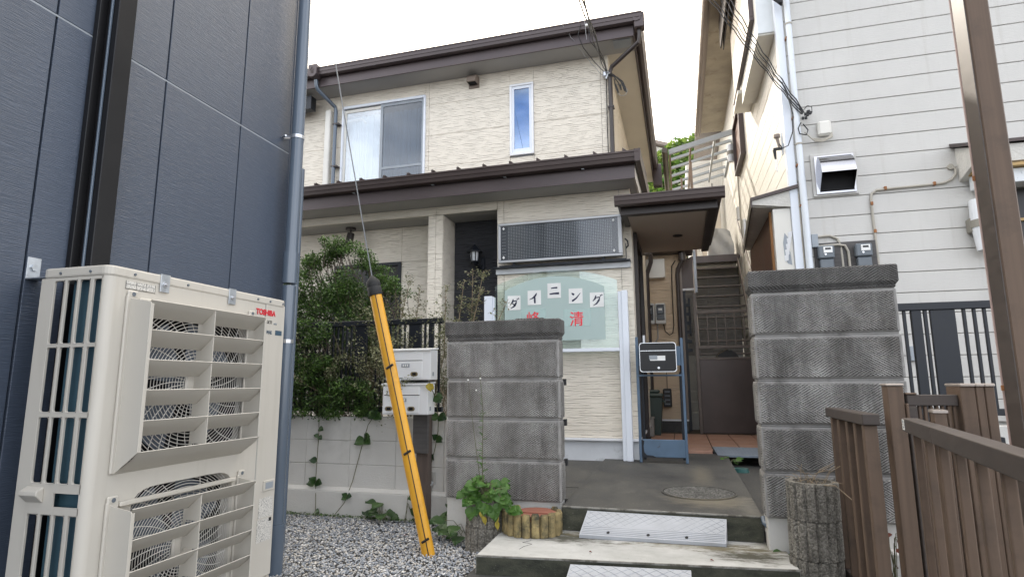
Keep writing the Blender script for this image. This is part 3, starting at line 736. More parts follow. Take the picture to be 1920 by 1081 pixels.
# side door and porch roof
build('side_door', MB().box(-.46, 6.45, .36, -.445, 7.45, 2.72), 'door_dark', H)
build('door_frame', MB().box(-.445, 6.44, .36, -.40, 6.50, 2.74, .004).box(-.445, 7.40, .36, -.40, 7.46, 2.74, .004).box(-.445, 6.5, 2.68, -.40, 7.4, 2.74, .004), 'brown_metal', H)
build('door_handle', MB().box(-.40, 6.66, 1.25, -.365, 6.69, 1.62, .008), 'silver', H)
build('soffit_panel', MB().box(-.44, 5.74, 2.745, .32, 7.55, 2.76), 'soffit_tan', H)
build('porch_roof_fascia', MB().box(-.50, 5.66, 2.725, .41, 5.735, 2.80, .004).box(.322, 5.736, 2.725, .41, 7.6, 2.80, .004).box(-.50, 5.736, 2.745, -.445, 6.195, 2.80), 'brown_metal', H)
build('porch_roof', MB().box(-.52, 5.62, 2.80, .445, 7.62, 2.84, .004).box(-.535, 5.60, 2.842, .46, 7.64, 2.885, .004).box(-.52, 5.62, 2.887, .44, 7.62, 2.90), 'roof_brown', H)
pg = gutter_prof(5.60, 2.80, .8)
build('porch_gutter', MB().prism([(p[0], 2.80 + (p[1] - 2.80) * .9) for p in pg], 'x', -.545, .475), 'roof_brown', H)
build('downlight', MB().cyl((.04, 6.73), .055, 2.738, 2.744, 20), 'hole_dark', H)
build('leader_head', MB().cyl((-.40, 8.2), .07, 2.86, 2.98, 12).tube([(-.36, 8.9, 3.02), (-.36, 8.95, 2.90), (-.43, 9.0, 2.72), (-.43, 9.0, .45)], .035, 10), 'pipe_brown', H, smooth=True)

# wing at the end of the porch, with the meters
WG = thing('rear_wing', 'tan stone-look rear wing of the dining house at the end of the tiled porch', 'house wing', (-.2, 9.2, .36))
build('wall', MB().box(-.44, 9.217, .36, .07, 12, 3.06), 'mortar', WG)
panels(WG, 'siding_panel', 'wing_siding', 'y', 9.2, [-.44, .07], [.55, 1.0, 1.9, 2.5, 3.05], gap=.004)
build('corner_trim', MB().box(.05, 9.19, .55, .085, 9.22, 3.05), 'gutter_tan', WG)
build('base_trim', MB().box(-.44, 9.18, .525, .08, 9.2, .548), 'white_paint', WG)
build('foundation', MB().box(-.44, 9.2, .30, .08, 9.216, .524), 'concrete_dark', WG)
build('roof_edge', MB().box(-.44, 8.95, 3.055, .26, 9.4, 3.13, .004), 'fascia_brown', WG)
build('rain_pipe', MB().tube([(.10, 9.08, 3.06), (.10, 9.08, 2.92), (.03, 9.12, 2.80), (.02, 9.13, 2.72), (.02, 9.13, .48)], .032, 12), 'pipe_brown', WG, smooth=True)
build('leader_head', MB().cyl((.10, 9.08), .058, 2.92, 3.05, 14), 'pipe_brown', WG, smooth=True)
build('cable', MB().tube([(.0, 9.17, 2.95), (-.06, 9.17, 2.86), (-.07, 9.17, 2.5), (-.07, 9.17, 1.95), (-.09, 9.17, 1.83), (-.14, 9.17, 1.8), (-.2, 9.17, 1.86), (-.22, 9.17, 1.97)], .008, 6), 'cable', WG)
build('conduit', MB().tube([(-.31, 9.17, 1.97), (-.31, 9.17, 1.76), (-.36, 9.17, 1.69), (-.44, 9.17, 1.68)], .010, 6), 'cable_gray', WG)
build('cover_box', MB().box(-.44, 9.11, 2.68, -.16, 9.19, 2.98, .01), 'cream_paint', WG)
mk = None
for i, x in enumerate((-.50, -.335)):
    lab = ['grey cased electric meter on the tan wing wall, half hidden by the door frame', 'grey cased electric meter on the tan wing wall beside the black cable'][i]
    t = thing('electric_meter', lab, 'electric meter', (x + .08, 9.15, 1.97), 'meters on the wing wall')
    build('case', MB().box(x, 9.12, 1.97, x + .155, 9.195, 2.29, .012), 'meter_case', t)
    build('window', MB().box(x + .02, 9.108, 2.03, x + .135, 9.121, 2.265, .006), 'meter_dark', t)
    build('dial_cover', MB().box(x + .035, 9.085, 2.12, x + .12, 9.108, 2.22, .012), 'meter_gray', t)
    build('dial', MB().box(x + .05, 9.082, 2.175, x + .105, 9.0848, 2.205), 'label_white', t)
t = thing('wheelie_bin', 'green lidded bin standing on the porch behind the postbox stand', 'bin', (-.38, 8.7, .36))
build('body', MB().hexa([(-.46, 8.6, .362), (-.31, 8.6, .362), (-.31, 8.85, .362), (-.46, 8.85, .362), (-.50, 8.55, .88), (-.27, 8.55, .88), (-.27, 8.9, .88), (-.50, 8.9, .88)]), 'bin_green', t, bevel=.01)
build('lid', MB().box(-.51, 8.53, .885, -.255, 8.92, .94, .02).box(-.47, 8.6, .94, -.3, 8.85, .99, .03), 'bin_green', t)
build('handle', MB().tube([(-.27, 8.56, .84), (-.24, 8.56, .82), (-.24, 8.85, .82), (-.27, 8.85, .84)], .012, 6), 'bin_green', t)
bx_t = thing('plastic_crate', 'small grey plastic crate on the tiles in front of the green bin', 'crate', (-.44, 8.45, .362))
build('body', MB().box(-.50, 8.36, .363, -.39, 8.5, .60, .008), 'bin_gray', bx_t)
build('rim', MB().box(-.51, 8.35, .60, -.38, 8.51, .625, .006), 'bin_gray', bx_t)
t = thing('hanging_box', 'black slatted box hanging from a cord on the tan wing wall', 'hanging box', (-.21, 9.12, .73))
build('body', MB().box(-.272, 9.09, .73, -.15, 9.16, 1.0, .012), 'black_plastic', t)
for i in range(4): build('slot', MB().box(-.25, 9.083, .765 + i * .06, -.175, 9.0895, .785 + i * .06, .002), 'meter_gray', t)
build('cord', MB().tube([(-.21, 9.13, 1.0), (-.208, 9.15, 1.15), (-.21, 9.17, 1.32)], .005, 5), 'cable', t)

# alley behind: dark wall, steps, lattice
t = thing('storage_wall', 'dark grey stone-look wall seen through the steel stair', 'wall', (.6, 12.0, .36))
build('core', MB().box(.06, 12.02, .36, 1.17, 12.2, 3.34), 'mortar', t)
panels(t, 'siding_panel', 'gray_siding', 'y', 12.0, [.06, .6, 1.17], [1.6, 2.1, 2.75, 3.34], gap=.004)
build('base_wall', MB().box(.06, 11.98, .36, 1.17, 12.015, 1.6), 'mortar', t)
t = thing('garden_steps', 'narrow grey concrete steps rising between the wing and the steel stair', 'steps', (.15, 10, .36))
for i in range(6): build('step', MB().box(.09, 9.75 + i * .24, .36, .24, 9.99 + i * .24, .62 + i * .16, .006), 'mortar', t)
t = thing('black_lattice', 'black slatted lattice post beside the rain pipe of the tan wing', 'lattice', (.13, 9.4, .36))
build('post', MB().box(.085, 9.38, .37, .125, 9.42, 2.5), 'black_metal', t)
build('post', MB().box(.16, 9.50, 1.8, .19, 9.53, 2.4), 'black_metal', t)
for i in range(6): build('slat', MB().box(.126, 9.40, 1.55 + i * .14, .19, 9.42, 1.60 + i * .14), 'black_metal', t)
build('shelf', MB().box(.085, 9.35, 2.50, .26, 9.6, 2.53, .003), 'white_paint', t)
build('back_board', MB().box(.085, 9.55, 2.53, .26, 9.57, 3.05), 'panel_steel', t)

# steel screen and stair
t = thing('steel_screen', 'brown steel screen with solid lower panel and barred top at the foot of the stair', 'steel gate', (.65, 9.0, .36))
build('panel', MB().box(.27, 9.0, .375, 1.12, 9.012, 1.435, .002), 'panel_steel', t)
build('panel_edge', MB().box(.27, 8.985, 1.415, 1.12, 9.02, 1.445, .003), 'stair_steel', t)
build('post', MB().box(.222, 8.97, .362, .268, 9.02, 2.40, .003), 'stair_steel', t)
build('post', MB().box(1.12, 8.97, .362, 1.155, 9.02, 2.12, .003), 'stair_steel', t)
build('rail', MB().box(.268, 8.98, 2.09, 1.12, 9.015, 2.135, .003), 'stair_steel', t)
build('rail', MB().box(.268, 8.98, 1.575, 1.12, 9.015, 1.615, .003), 'stair_steel', t)
for i in range(6): piece('bar', t, .40 + i * .125, 8.99, 1.615, .416 + i * .125, 9.006, 2.09, 'stair_steel', .002)
t = thing('steel_stair', 'narrow brown steel stair with open treads climbing away between the two houses', 'stair', (.7, 10, .36))
def stringer(xa, ya, za, xb, yb, zb, h=.13, th=.02):
    return MB().hexa([(xa, ya, za - h), (xa + th, ya, za - h), (xb + th, yb, zb - h), (xb, yb, zb - h), (xa, ya, za), (xa + th, ya, za), (xb + th, yb, zb), (xb, yb, zb)])
build('stringer', stringer(.27, 9.05, 1.62, .30, 11.4, 3.46), 'stair_steel', t)
build('stringer', stringer(1.04, 9.05, 1.62, 1.10, 11.4, 3.46), 'stair_steel', t)
for k in range(10):
    y = 11.3 - .24 * k; z = 3.36 - .205 * k
    build('tread', MB().box(.30, y, z - .022, 1.07, y + .115, z, .003), 'stair_steel', t)
build('landing', MB().box(.25, 11.3, 3.38, 1.16, 12.9, 3.42, .003).box(.27, 11.28, 3.30, 1.13, 11.30, 3.43), 'panel_steel', t)
build('lower_landing', MB().box(.28, 9.03, 1.36, 1.08, 9.2, 1.40).box(.30, 9.05, .362, .34, 9.09, 1.36).box(1.04, 9.05, .362, 1.08, 9.09, 1.36), 'stair_steel', t)
build('handrail', MB().tube([(1.13, 9.1, 1.7), (1.13, 9.1, 2.4), (1.14, 11.3, 4.1)], .017, 8), 'stair_steel', t)
build('newel', MB().box(.262, 9.06, 2.42, .30, 9.10, 3.07, .004), 'stair_lit', t)  # upper part of the post, coloured as if lit
build('landing_leg', MB().box(.27, 12.7, .362, .31, 12.74, 3.38).box(1.1, 12.7, .362, 1.14, 12.74, 3.38), 'stair_steel', t)
mb = MB(); rgt = random.Random(2)
nx, nz = 10, 10
V = []
for j in range(nz + 1):
    for i in range(nx + 1):
        u = i / nx; v = j / nz
        V.append((.60 + .47 * u + .03 * math.sin(v * 4), 11.62 + .05 * math.sin(u * 9 + v * 7) * (1 - v * .4) + rgt.uniform(-.012, .012) + .1 * v, 3.425 + .62 * v * (1 - .12 * (2 * u - 1) ** 4)))
F = [(j * (nx + 1) + i, j * (nx + 1) + i + 1, (j + 1) * (nx + 1) + i + 1, (j + 1) * (nx + 1) + i) for j in range(nz) for i in range(nx)]
o = len(V)
V2 = [(x, y + .55, z * 1.0) for x, y, z in V]
F2 = [tuple(i + o for i in f[::-1]) for f in F]
rim = [i for i in range(nx + 1)] + [j * (nx + 1) + nx for j in range(1, nz + 1)] + [nz * (nx + 1) + i for i in range(nx - 1, -1, -1)] + [j * (nx + 1) for j in range(nz - 1, 0, -1)]
F3 = [(rim[i], rim[(i + 1) % len(rim)], rim[(i + 1) % len(rim)] + o, rim[i] + o)[::-1] for i in range(len(rim))]
mb.add(V + V2, F + F2 + F3)
tarp = build('covered_load', mb, 'tarp_gray', smooth=True); tarp['label'] = 'load wrapped in a creased grey tarpaulin at the top of the steel stair'; tarp['category'] = 'tarpaulin'
t = thing('folded_cover', 'dark folded cover lying behind the steel screen', 'cover', (.65, 9.1, 1.4))
mb = MB(); V = []; n = 16
for j in range(5):
    for i in range(n + 1):
        a = math.pi * i / n; r = .17 * math.cos(j * .35)
        V.append((.66 - math.cos(a) * r, 9.12 + .12 * j / 4, 1.401 + .16 * math.sin(a) * (1 + .05 * math.cos(i * 3.14))))
mb.add(V, [(j * (n + 1) + i, j * (n + 1) + i + 1, (j + 1) * (n + 1) + i + 1, (j + 1) * (n + 1) + i) for j in range(4) for i in range(n)] + [tuple(range(n + 1))])
build('fabric', mb, 'black_plastic', t)
build('seam', MB().tube([(.49, 9.115, 1.41), (.54, 9.115, 1.50), (.66, 9.115, 1.565)], .003, 5), 'brass', t)

# ================================================================== far buildings
t = thing('rear_building', 'sunlit white building with a pale door closing the alley behind the stair', 'building', (.9, 14, 0))
build('wall', MB().box(.35, 14.0, 0, 3.2, 17, 6.3), 'far_wall', t)
for i in range(16): piece('cladding_strip', t, .36 + i * .05, 13.985, 3.0, .40 + i * .05, 13.999, 6.25, 'far_wall', .003)
build('door', MB().box(.62, 13.96, 3.45, 1.06, 13.984, 5.45, .004), 'far_door', t)
build('door_frame', MB().box(.57, 13.95, 3.45, .615, 13.984, 5.5).box(1.065, 13.95, 3.45, 1.11, 13.984, 5.5).box(.615, 13.95, 5.455, 1.065, 13.984, 5.5), 'far_wall', t)
build('tap_bracket', MB().tube([(1.02, 13.94, 3.9), (1.02, 13.8, 3.92), (1.10, 13.8, 3.92), (1.10, 13.8, 4.2)], .03, 6), 'rust_steel', t)
t = thing('hill_house', 'small pale house on the ivy hill seen past the eaves', 'house', (-1.0, 27, 9))
build('wall', MB().prism([(-2.6, 8.5), (-.12, 8.5), (-.12, 11.7), (-2.6, 12.6)], 'y', 26.5, 30), 'far_wall', t)
build('roof', MB().prism([(-2.8, 12.9), (-2.8, 12.7), (-.02, 11.7), (.02, 11.85)], 'y', 26.2, 30.2), 'gutter_tan', t)
for i in range(2):
    wv = build('window', MB().box(-.52 + i * -.9, 26.45, 10.6, -.12 + i * -.9, 26.49, 11.5), 'white_alu', t)
    build('pane', MB().box(-.49 + i * -.9, 26.44, 10.65, -.15 + i * -.9, 26.449, 11.45), 'tag_gray', wv)
t = thing('roof_antenna', 'thin grey rooftop aerial on the hill skyline above the ivy', 'antenna', (.28, 40, 11))
build('mast', MB().tube([(.28, 40, 9), (.28, 40, 18.6)], .03, 6), 'cable_gray', t)
for i, z in enumerate((18.5, 18.1, 17.7)): build('crossbar', MB().tube([(-.12 - .1 * i, 40, z), (.68, 40, z + .1)], .02, 5), 'cable_gray', t)

# awning on the right house
t = thing('slatted_awning', 'rusty white steel awning frame of slats above the stair', 'awning', (.6, 12, 5.3))
ya, yb = 10.9, 13.3
def aw(x, y): return (x, y, 5.44 + (x + .04) * .23)
for i in range(6):
    y = ya + (yb - ya) * i / 5; h = .10 if i == 0 else .05
    a = aw(-.02, y); b = aw(1.14, y)
    build('rafter', MB().hexa([(a[0], y, a[2] - h), (b[0], y, b[2] - h), (b[0], y + .05, b[2] - h), (a[0], y + .05, a[2] - h), (a[0], y, a[2]), (b[0], y, b[2]), (b[0], y + .05, b[2]), (a[0], y + .05, a[2])]), 'awning_steel', t)
for x in (-.02, .36, .80, 1.14):
    z = aw(x, 0)[2]
    build('purlin', MB().box(x, ya + .051, z - .10, x + .035, yb + .05, z - .051), 'rust_steel' if x < .5 else 'awning_steel', t)
build('gutter', MB().tube([(-.09, ya - .1, 5.40), (-.09, yb + .1, 5.38)], .055, 10), 'awning_gutter', t, smooth=True)
build('gutter_outlet', MB().box(-.15, yb, 5.10, -.02, yb + .14, 5.33, .01), 'gutter_tan', t)
build('support_post', MB().box(.36, 11.6, 3.42, .41, 11.65, 5.42).box(.19, 12.4, 3.3, .23, 12.44, 5.38), 'rust_steel', t)
build('hook', MB().tube([(.85, 12.9, 5.36), (.85, 12.9, 5.20), (.88, 12.9, 5.14), (.92, 12.9, 5.18)], .01, 5), 'cable', t)
t = thing('awning_lamp', 'small white capsule lamp under the slatted awning on the side wall', 'wall lamp', (1.1, 11.2, 5.2))
build('shade', MB().cyl((1.06, 10.75), .05, 5.02, 5.15, 14, .06), 'lamp_glass', t, smooth=True)
build('shade', MB().cyl((1.06, 10.75), .055, 5.22, 5.34, 14), 'lamp_glass', t, smooth=True)
build('band', MB().cyl((1.06, 10.75), .065, 5.15, 5.22, 14).box(1.06, 10.72, 5.15, 1.175, 10.78, 5.22), 'lamp_band', t)

# ================================================================== RIGHT HOUSE
RH = thing('boarded_house', 'tall white house clad in wide horizontal boards with grey meters and a steel vent hood', 'house', (2.5, 6.35, 0))
build('wall', MB().box(1.20, 6.37, 0, 5.5, 16, 7.6), 'mortar', RH)
for k in range(3, 37):
    z = .13 + .2 * k
    x1 = 2.84 if z + .2 < 2.95 else 5.5
    piece('board', RH, 1.245, 6.35, z + .003, x1, 6.369, z + .197, 'white_board', .004)
for k in range(9, 36):
    z = .13 + .2 * k
    piece('side_board', RH, 1.18, 6.425, z + .002, 1.199, 16, z + .198, 'side_board', .003)
build('corner_trim', MB().box(1.165, 6.33, 0, 1.243, 6.42, 7.6, .004), 'white_alu', RH)
dp = build('downpipe', MB().tube([(1.285, 6.29, 7.5), (1.285, 6.29, 3.15)], .030, 14).tube([(1.285, 6.29, 3.15), (1.285, 6.29, 0.1)], .033, 14), 'pipe_white', RH, smooth=True)
for z in (1.6, 3.5, 4.85): build('band', MB().tube([(1.285, 6.29, z), (1.285, 6.29, z + .018)], .0345, 14), 'conduit', dp)
for z in (1.9, 2.85, 3.28, 3.8, 4.7): build('bracket', MB().box(1.246, 6.28, z, 1.256, 6.349, z + .02), 'rust', dp)
build('gray_conduit', MB().tube([(1.248, 6.335, 3.0), (1.248, 6.335, .5)], .009, 6), 'conduit', RH)
# eave on the alley side
build('eave_board', MB().box(.70, 5.6, 6.70, 1.18, 13.3, 6.74), 'eave_plaster', RH)
build('eave_fascia', MB().box(.68, 5.6, 6.68, .70, 13.3, 6.85), 'gutter_tan', RH)
build('eave_gutter', MB().tube([(.63, 5.6, 6.72), (.63, 13.35, 6.70)], .06, 12), 'gutter_tan', RH, smooth=True)
for i in range(18): build('gutter_clip', MB().tube([(.63, 6.2 + i * .42, 6.72), (.63, 6.22 + i * .42, 6.72)], .064, 12), 'rust_steel', RH)
build('roof', MB().hexa([(.6, 5.5, 6.86), (6, 5.5, 6.86), (6, 16, 6.86), (.6, 16, 6.86), (.6, 5.5, 6.9), (6, 5.5, 9), (6, 16, 9), (.6, 16, 6.9)]), 'roof_brown', RH)
# shutter box upstairs
sb = build('shutter_box', MB().box(1.0, 6.47, 4.88, 1.178, 8.15, 6.69, .004), 'cream_paint', RH)
build('end_panel', MB().box(1.0, 6.455, 4.90, 1.178, 6.469, 6.69, .003), 'peeling', sb)
build('rail', MB().box(.945, 6.60, 5.16, .999, 8.75, 5.21, .003).box(.945, 6.60, 5.21, .999, 6.66, 6.69, .003).box(.965, 6.665, 5.21, .999, 6.71, 6.69), 'fascia_brown', sb)
for i in range(34): piece('shutter_rib', sb, .962, 6.73 + i * .058, 5.212, .990, 6.765 + i * .058, 6.69, 'far_door', .004)
build('sill', MB().box(.95, 8.151, 5.05, 1.178, 8.8, 5.10), 'cream_paint', RH)
w = build('side_window', MB().box(1.10, 9.6, 4.72, 1.178, 10.7, 4.78, .003).box(1.10, 9.6, 4.78, 1.178, 9.66, 5.62, .003).box(1.10, 10.64, 4.78, 1.178, 10.7, 5.62, .003).box(1.10, 9.66, 5.57, 1.178, 10.64, 5.62), 'fascia_brown', RH)
build('pane', MB().box(1.15, 9.66, 4.78, 1.155, 10.64, 5.57), 'brown_louver', w)
build('hanging_shutter', MB().box(.84, 7.6, 6.25, .86, 9.0, 6.69).box(.88, 7.6, 6.22, .895, 9.0, 6.69), 'brown_metal', RH)
bx('side_vent', RH, 1.12, 11.0, 4.0, 1.178, 11.1, 4.25, 'silver', .01); bx('side_vent', RH, 1.12, 10.2, 3.4, 1.178, 10.32, 3.8, 'silver', .01)
build('thin_pipe', MB().tube([(1.16, 10.8, 5.9), (1.16, 10.8, .2)], .015, 6), 'conduit', RH)
# side entrance lean-to
EN = build('entrance_roof', MB().hexa([(.785, 6.30, 2.955), (1.245, 6.30, 3.055), (1.245, 8.6, 3.055), (.93, 8.6, 2.955), (.785, 6.30, 2.985), (1.245, 6.30, 3.09), (1.245, 8.6, 3.09), (.93, 8.6, 2.985)]), 'roof_brown', RH)
build('entrance_gable', MB().hexa([(.80, 6.325, 2.915), (1.163, 6.325, 2.865), (1.163, 6.36, 2.865), (.80, 6.36, 2.915), (.80, 6.325, 2.957), (1.163, 6.325, 3.035), (1.163, 6.36, 3.035), (.80, 6.36, 2.957)]), 'plaster', EN)
build('entrance_soffit', MB().hexa([(.80, 6.362, 2.90), (1.178, 6.362, 2.86), (1.178, 8.5, 2.86), (.945, 8.5, 2.90), (.80, 6.362, 2.953), (1.178, 6.362, 3.03), (1.178, 8.5, 3.03), (.945, 8.5, 2.953)]), 'plaster', EN)
build('drip_edge', MB().hexa([(.783, 6.31, 2.88), (.797, 6.31, 2.88), (.943, 8.6, 2.88), (.929, 8.6, 2.88), (.783, 6.31, 2.985), (.797, 6.31, 2.985), (.943, 8.6, 2.985), (.929, 8.6, 2.985)]), 'roof_brown', EN)
build('entrance_wall', MB().box(.995, 6.355, 0, 1.163, 6.45, 2.86, .003), 'cream_paint', RH)
build('flaking_patch', MB().add([(1.075, 6.3535, 2.34), (1.10, 6.353, 2.28), (1.14, 6.353, 2.26), (1.13, 6.3535, 2.40), (1.11, 6.3535, 2.44), (1.12, 6.3535, 2.55), (1.09, 6.3535, 2.60), (1.07, 6.3535, 2.50)], [(0, 1, 2, 3, 4, 5, 6, 7)]), 'tag_gray', RH)
for i in range(5):
    x = 1.075 + .012 * i; z = 2.30 + i * .06
    build('paint_curl', MB().add([(x, 6.352, z), (x + .03, 6.335, z + .01), (x + .035, 6.33, z + .07), (x - .005, 6.352, z + .06)], [(0, 1, 2, 3)]), 'white_paint', RH)
build('entrance_box', MB().box(1.02, 6.46, 0, 1.178, 8.4, 2.86), 'door_dark', RH)
for i in range(32):
    y = 6.52 + i * .058
    piece('louver_slat', RH, .985, y, .5, 1.005, y + .045, 2.855, 'brown_louver', .004)
build('louver_frame', MB().box(.975, 6.455, .3, 1.01, 6.51, 2.86, .003), 'orange_wood', RH)
# vent hood
vh = build('vent_frame', MB().box(1.385, 6.325, 2.945, 1.80, 6.349, 3.395, .003), 'white_board', RH)
build('hood_back', MB().box(1.425, 6.318, 2.975, 1.765, 6.324, 3.36), 'dark_void', vh)
arc = [(6.318, 3.345)]
for i in range(9):
    a = R(90 - i * 11); arc.append((6.22 - .10 * math.cos(a) - 0, 3.17 + .165 * math.sin(a)))
hood = []
prof = [(6.316, 3.35), (6.28, 3.335), (6.235, 3.30), (6.20, 3.25), (6.18, 3.20), (6.165, 3.145)]
mb = MB(); V = []
for y, z in prof: V += [(1.445, y, z), (1.755, y, z)]
mb.add(V, [(2 * i, 2 * i + 1, 2 * i + 3, 2 * i + 2) for i in range(5)])
for x in (1.445, 1.755): mb.add([(x, y, z) for y, z in prof] + [(x, 6.316, 2.99)], [tuple(range(7))])
build('hood', mb, 'chrome', vh, smooth=True)
build('hood_flange', MB().box(1.415, 6.310, 2.965, 1.445, 6.3175, 3.365).box(1.757, 6.310, 2.965, 1.775, 6.3175, 3.365).box(1.446, 6.310, 3.352, 1.756, 6.3175, 3.365).box(1.446, 6.310, 2.965, 1.756, 6.3175, 2.985), 'chrome', vh)
# meters of the right house
build('meter_board', MB().box(1.345, 6.325, 1.95, 1.895, 6.349, 2.462, .003), 'board_wood', RH)
for i, x in enumerate((1.365, 1.695)):
    t = thing('electric_meter', ['dark grey electric meter on the wooden board, beside the white downpipe', 'dark grey electric meter on the wooden board, right one under the long conduit'][i], 'electric meter', (x + .07, 6.30, 2.1), 'meters on the boarded house')
    build('case', MB().box(x, 6.245, 2.29, x + .145, 6.324, 2.42, .012), 'meter_gray', t)
    build('terminal_cover', MB().box(x + .012, 6.26, 2.08, x + .135, 6.324, 2.288, .008), 'meter_gray', t)
    build('display', MB().box(x + .045, 6.239, 2.345, x + .125, 6.2445, 2.405, .002), 'label_white', t)
    build('dial', MB().box(x + .06, 6.2365, 2.375, x + .11, 6.2388, 2.395), 'meter_dark', t)
    build('button', MB().tube([(x + .06, 6.245, 2.33), (x + .06, 6.237, 2.33)], .010, 10), 'silver', t)
build('junction_box', MB().box(1.325, 6.30, 2.42, 1.385, 6.349, 2.555, .004), 'tag_gray', RH)
cd = build('conduit', MB().tube([(1.385, 6.335, 2.53), (1.50, 6.335, 2.535), (1.565, 6.335, 2.50), (1.59, 6.335, 2.42), (1.592, 6.32, 2.0)], .012, 8), 'conduit', RH, smooth=True)
cd = build('conduit', MB().tube([(1.385, 6.325, 2.43), (1.56, 6.32, 2.435), (1.62, 6.31, 2.42), (1.645, 6.31, 2.36), (1.648, 6.31, 2.0)], .012, 8), 'conduit', RH, smooth=True)
cd = build('conduit', MB().tube([(1.905, 6.335, 2.0), (1.90, 6.335, 2.5), (1.895, 6.335, 2.87), (1.905, 6.335, 2.93), (1.95, 6.335, 2.965), (2.10, 6.335, 2.97), (2.4, 6.335, 2.975), (2.53, 6.335, 2.98), (2.60, 6.335, 3.01), (2.635, 6.33, 3.06), (2.635, 6.33, 3.11), (2.605, 6.335, 3.135)], .012, 8), 'conduit', RH, smooth=True)
build('wall_plug', MB().tube([(2.60, 6.35, 3.135), (2.60, 6.325, 3.135)], .028, 10), 'conduit', cd)
for x, z in ((2.03, 2.975), (2.45, 2.98), (1.898, 2.83), (1.902, 2.55)): build('saddle', MB().box(x - .012, 6.318, z - .018, x + .012, 6.349, z + .018, .003), 'rust', cd)
build('cable_box', MB().box(1.475, 6.285, 3.58, 1.60, 6.349, 3.735, .018), 'cream_paint', RH)
build('outlet_box', MB().box(2.08, 6.32, 1.28, 2.16, 6.349, 1.42, .006), 'tag_gray', RH)
# front window bay at the far right
WC = build('window_canopy', MB().hexa([(2.62, 6.02, 3.22), (4.6, 6.02, 3.22), (4.6, 6.35, 3.33), (2.62, 6.35, 3.33), (2.62, 6.02, 3.25), (4.6, 6.02, 3.25), (4.6, 6.35, 3.37), (2.62, 6.35, 3.37)]), 'roof_brown', RH)
build('canopy_plaster', MB().hexa([(2.66, 6.05, 3.05), (4.6, 6.05, 3.05), (4.6, 6.349, 2.98), (2.66, 6.349, 2.98), (2.66, 6.05, 3.21), (4.6, 6.05, 3.21), (4.6, 6.349, 3.32), (2.66, 6.349, 3.32)]), 'plaster', WC)
build('canopy_lath', MB().box(2.70, 6.04, 3.0, 4.6, 6.30, 3.03, .003), 'gold_wood', WC)
build('shutter_case', MB().box(2.72, 6.10, 2.865, 4.6, 6.30, 2.995, .005), 'peeling', WC)
build('window_void', MB().box(2.90, 6.33, .4, 4.6, 6.366, 2.86), 'door_dark', RH)
build('window_bar', MB().box(2.9, 6.30, 2.55, 4.6, 6.33, 2.575).box(2.9, 6.31, 2.15, 4.6, 6.33, 2.20), 'gold_wood', RH)
build('wall_return', MB().box(2.85, 6.30, .0, 2.885, 6.369, 2.86), 'brown_metal', RH)
t = thing('capsule_lamp', 'white ribbed capsule wall lamp with an olive band beside the brown carport post', 'wall lamp', (2.73, 6.25, 2.26))
mb = MB(); n = 24
def ribbed(c, r0, r1, z0, z1):
    V = []
    for z, r in ((z0, r0), (z1, r1)):
        for k in range(48):
            a = 2 * math.pi * k / 48; q = r * (1 + .018 * (k % 2)); V.append((c[0] + q * math.cos(a), c[1] + q * math.sin(a), z))
    return MB().add(V, [(k, (k + 1) % 48, 48 + (k + 1) % 48, 48 + k) for k in range(48)] + [tuple(range(48))[::-1], tuple(range(48, 96))])
build('shade', ribbed((2.76, 6.24), .092, .085, 2.56, 2.76), 'lamp_glass', t)
build('shade', ribbed((2.76, 6.24), .068, .09, 2.28, 2.50), 'lamp_glass', t)
build('band', MB().cyl((2.76, 6.24), .098, 2.495, 2.565, 32), 'lamp_band', t, smooth=True)
build('back_plate', MB().box(2.665, 6.24, 2.46, 2.70, 6.349, 2.60, .01), 'lamp_band', t)
build('sensor', MB().cyl((2.76, 6.24), .022, 2.245, 2.28, 12), 'meter_gray', t)

# ================================================================== NAVY HOUSE (rotated about one degree)
NH = thing('navy_house', 'tall dark navy panelled house wall filling the left side behind the air-conditioning unit', 'house', (-2.6, 1.5, 0), rot=W_ANG)
build('wall', MB().box(-6, -2.0, 0, -2.372, 3.135, 5.2), 'navy_panel', NH)
lys = [-2.0, -1.1, -.2, .25, .70, 1.16, 1.615, 1.80, 2.155, 2.68, 3.14]
panels(NH, 'wall_panel', 'navy_panel', 'x', -2.352, lys, [0, 2.59, 5.2], th=.019, gap=.009)
build('joint_seal', MB().box(-2.362, -2, 2.586, -2.354, 3.135, 2.594), 'tag_gray', NH)
build('corner_cap', MB().box(-2.375, 3.128, 0, -2.349, 3.145, 5.2), 'navy_panel', NH)
build('cover_strip', MB().box(-2.351, 1.80, 0.02, -2.262, 1.885, 5.2, .003), 'black_trim', NH)
build('cover_fin_and_glint', MB().box(-2.351, 1.765, .02, -2.325, 1.7995, 5.2, .002), 'black_trim', NH)
build('cover_fin_and_glint', MB().box(-2.300, 1.790, .02, -2.290, 1.7995, 5.2, .002), 'pipe_navy', NH)  # thin lighter strip added as the highlight along the dark trim
dp = build('downpipe', MB().tube([(-2.262, 3.085, 5.2), (-2.262, 3.085, 1.72)], .039, 20).tube([(-2.262, 3.085, 1.70), (-2.262, 3.085, .02)], .040, 20), 'pipe_navy', NH, smooth=True)
build('socket', MB().tube([(-2.262, 3.085, 1.91), (-2.262, 3.085, 1.715)], .0445, 20), 'pipe_navy', dp, smooth=True)
build('socket', MB().tube([(-2.262, 3.085, .30), (-2.262, 3.085, .01)], .050, 20), 'pipe_navy', dp, smooth=True)
for z in (2.66, 1.345):
    build('clamp', MB().tube([(-2.262, 3.085, z), (-2.262, 3.085, z + .022)], .0425, 20).box(-2.352, 3.06, z, -2.30, 3.066, z + .022), 'silver', dp)
    build('bolt', MB().tube([(-2.352, 3.05, z + .01), (-2.31, 3.03, z + .01)], .007, 8), 'silver', dp)
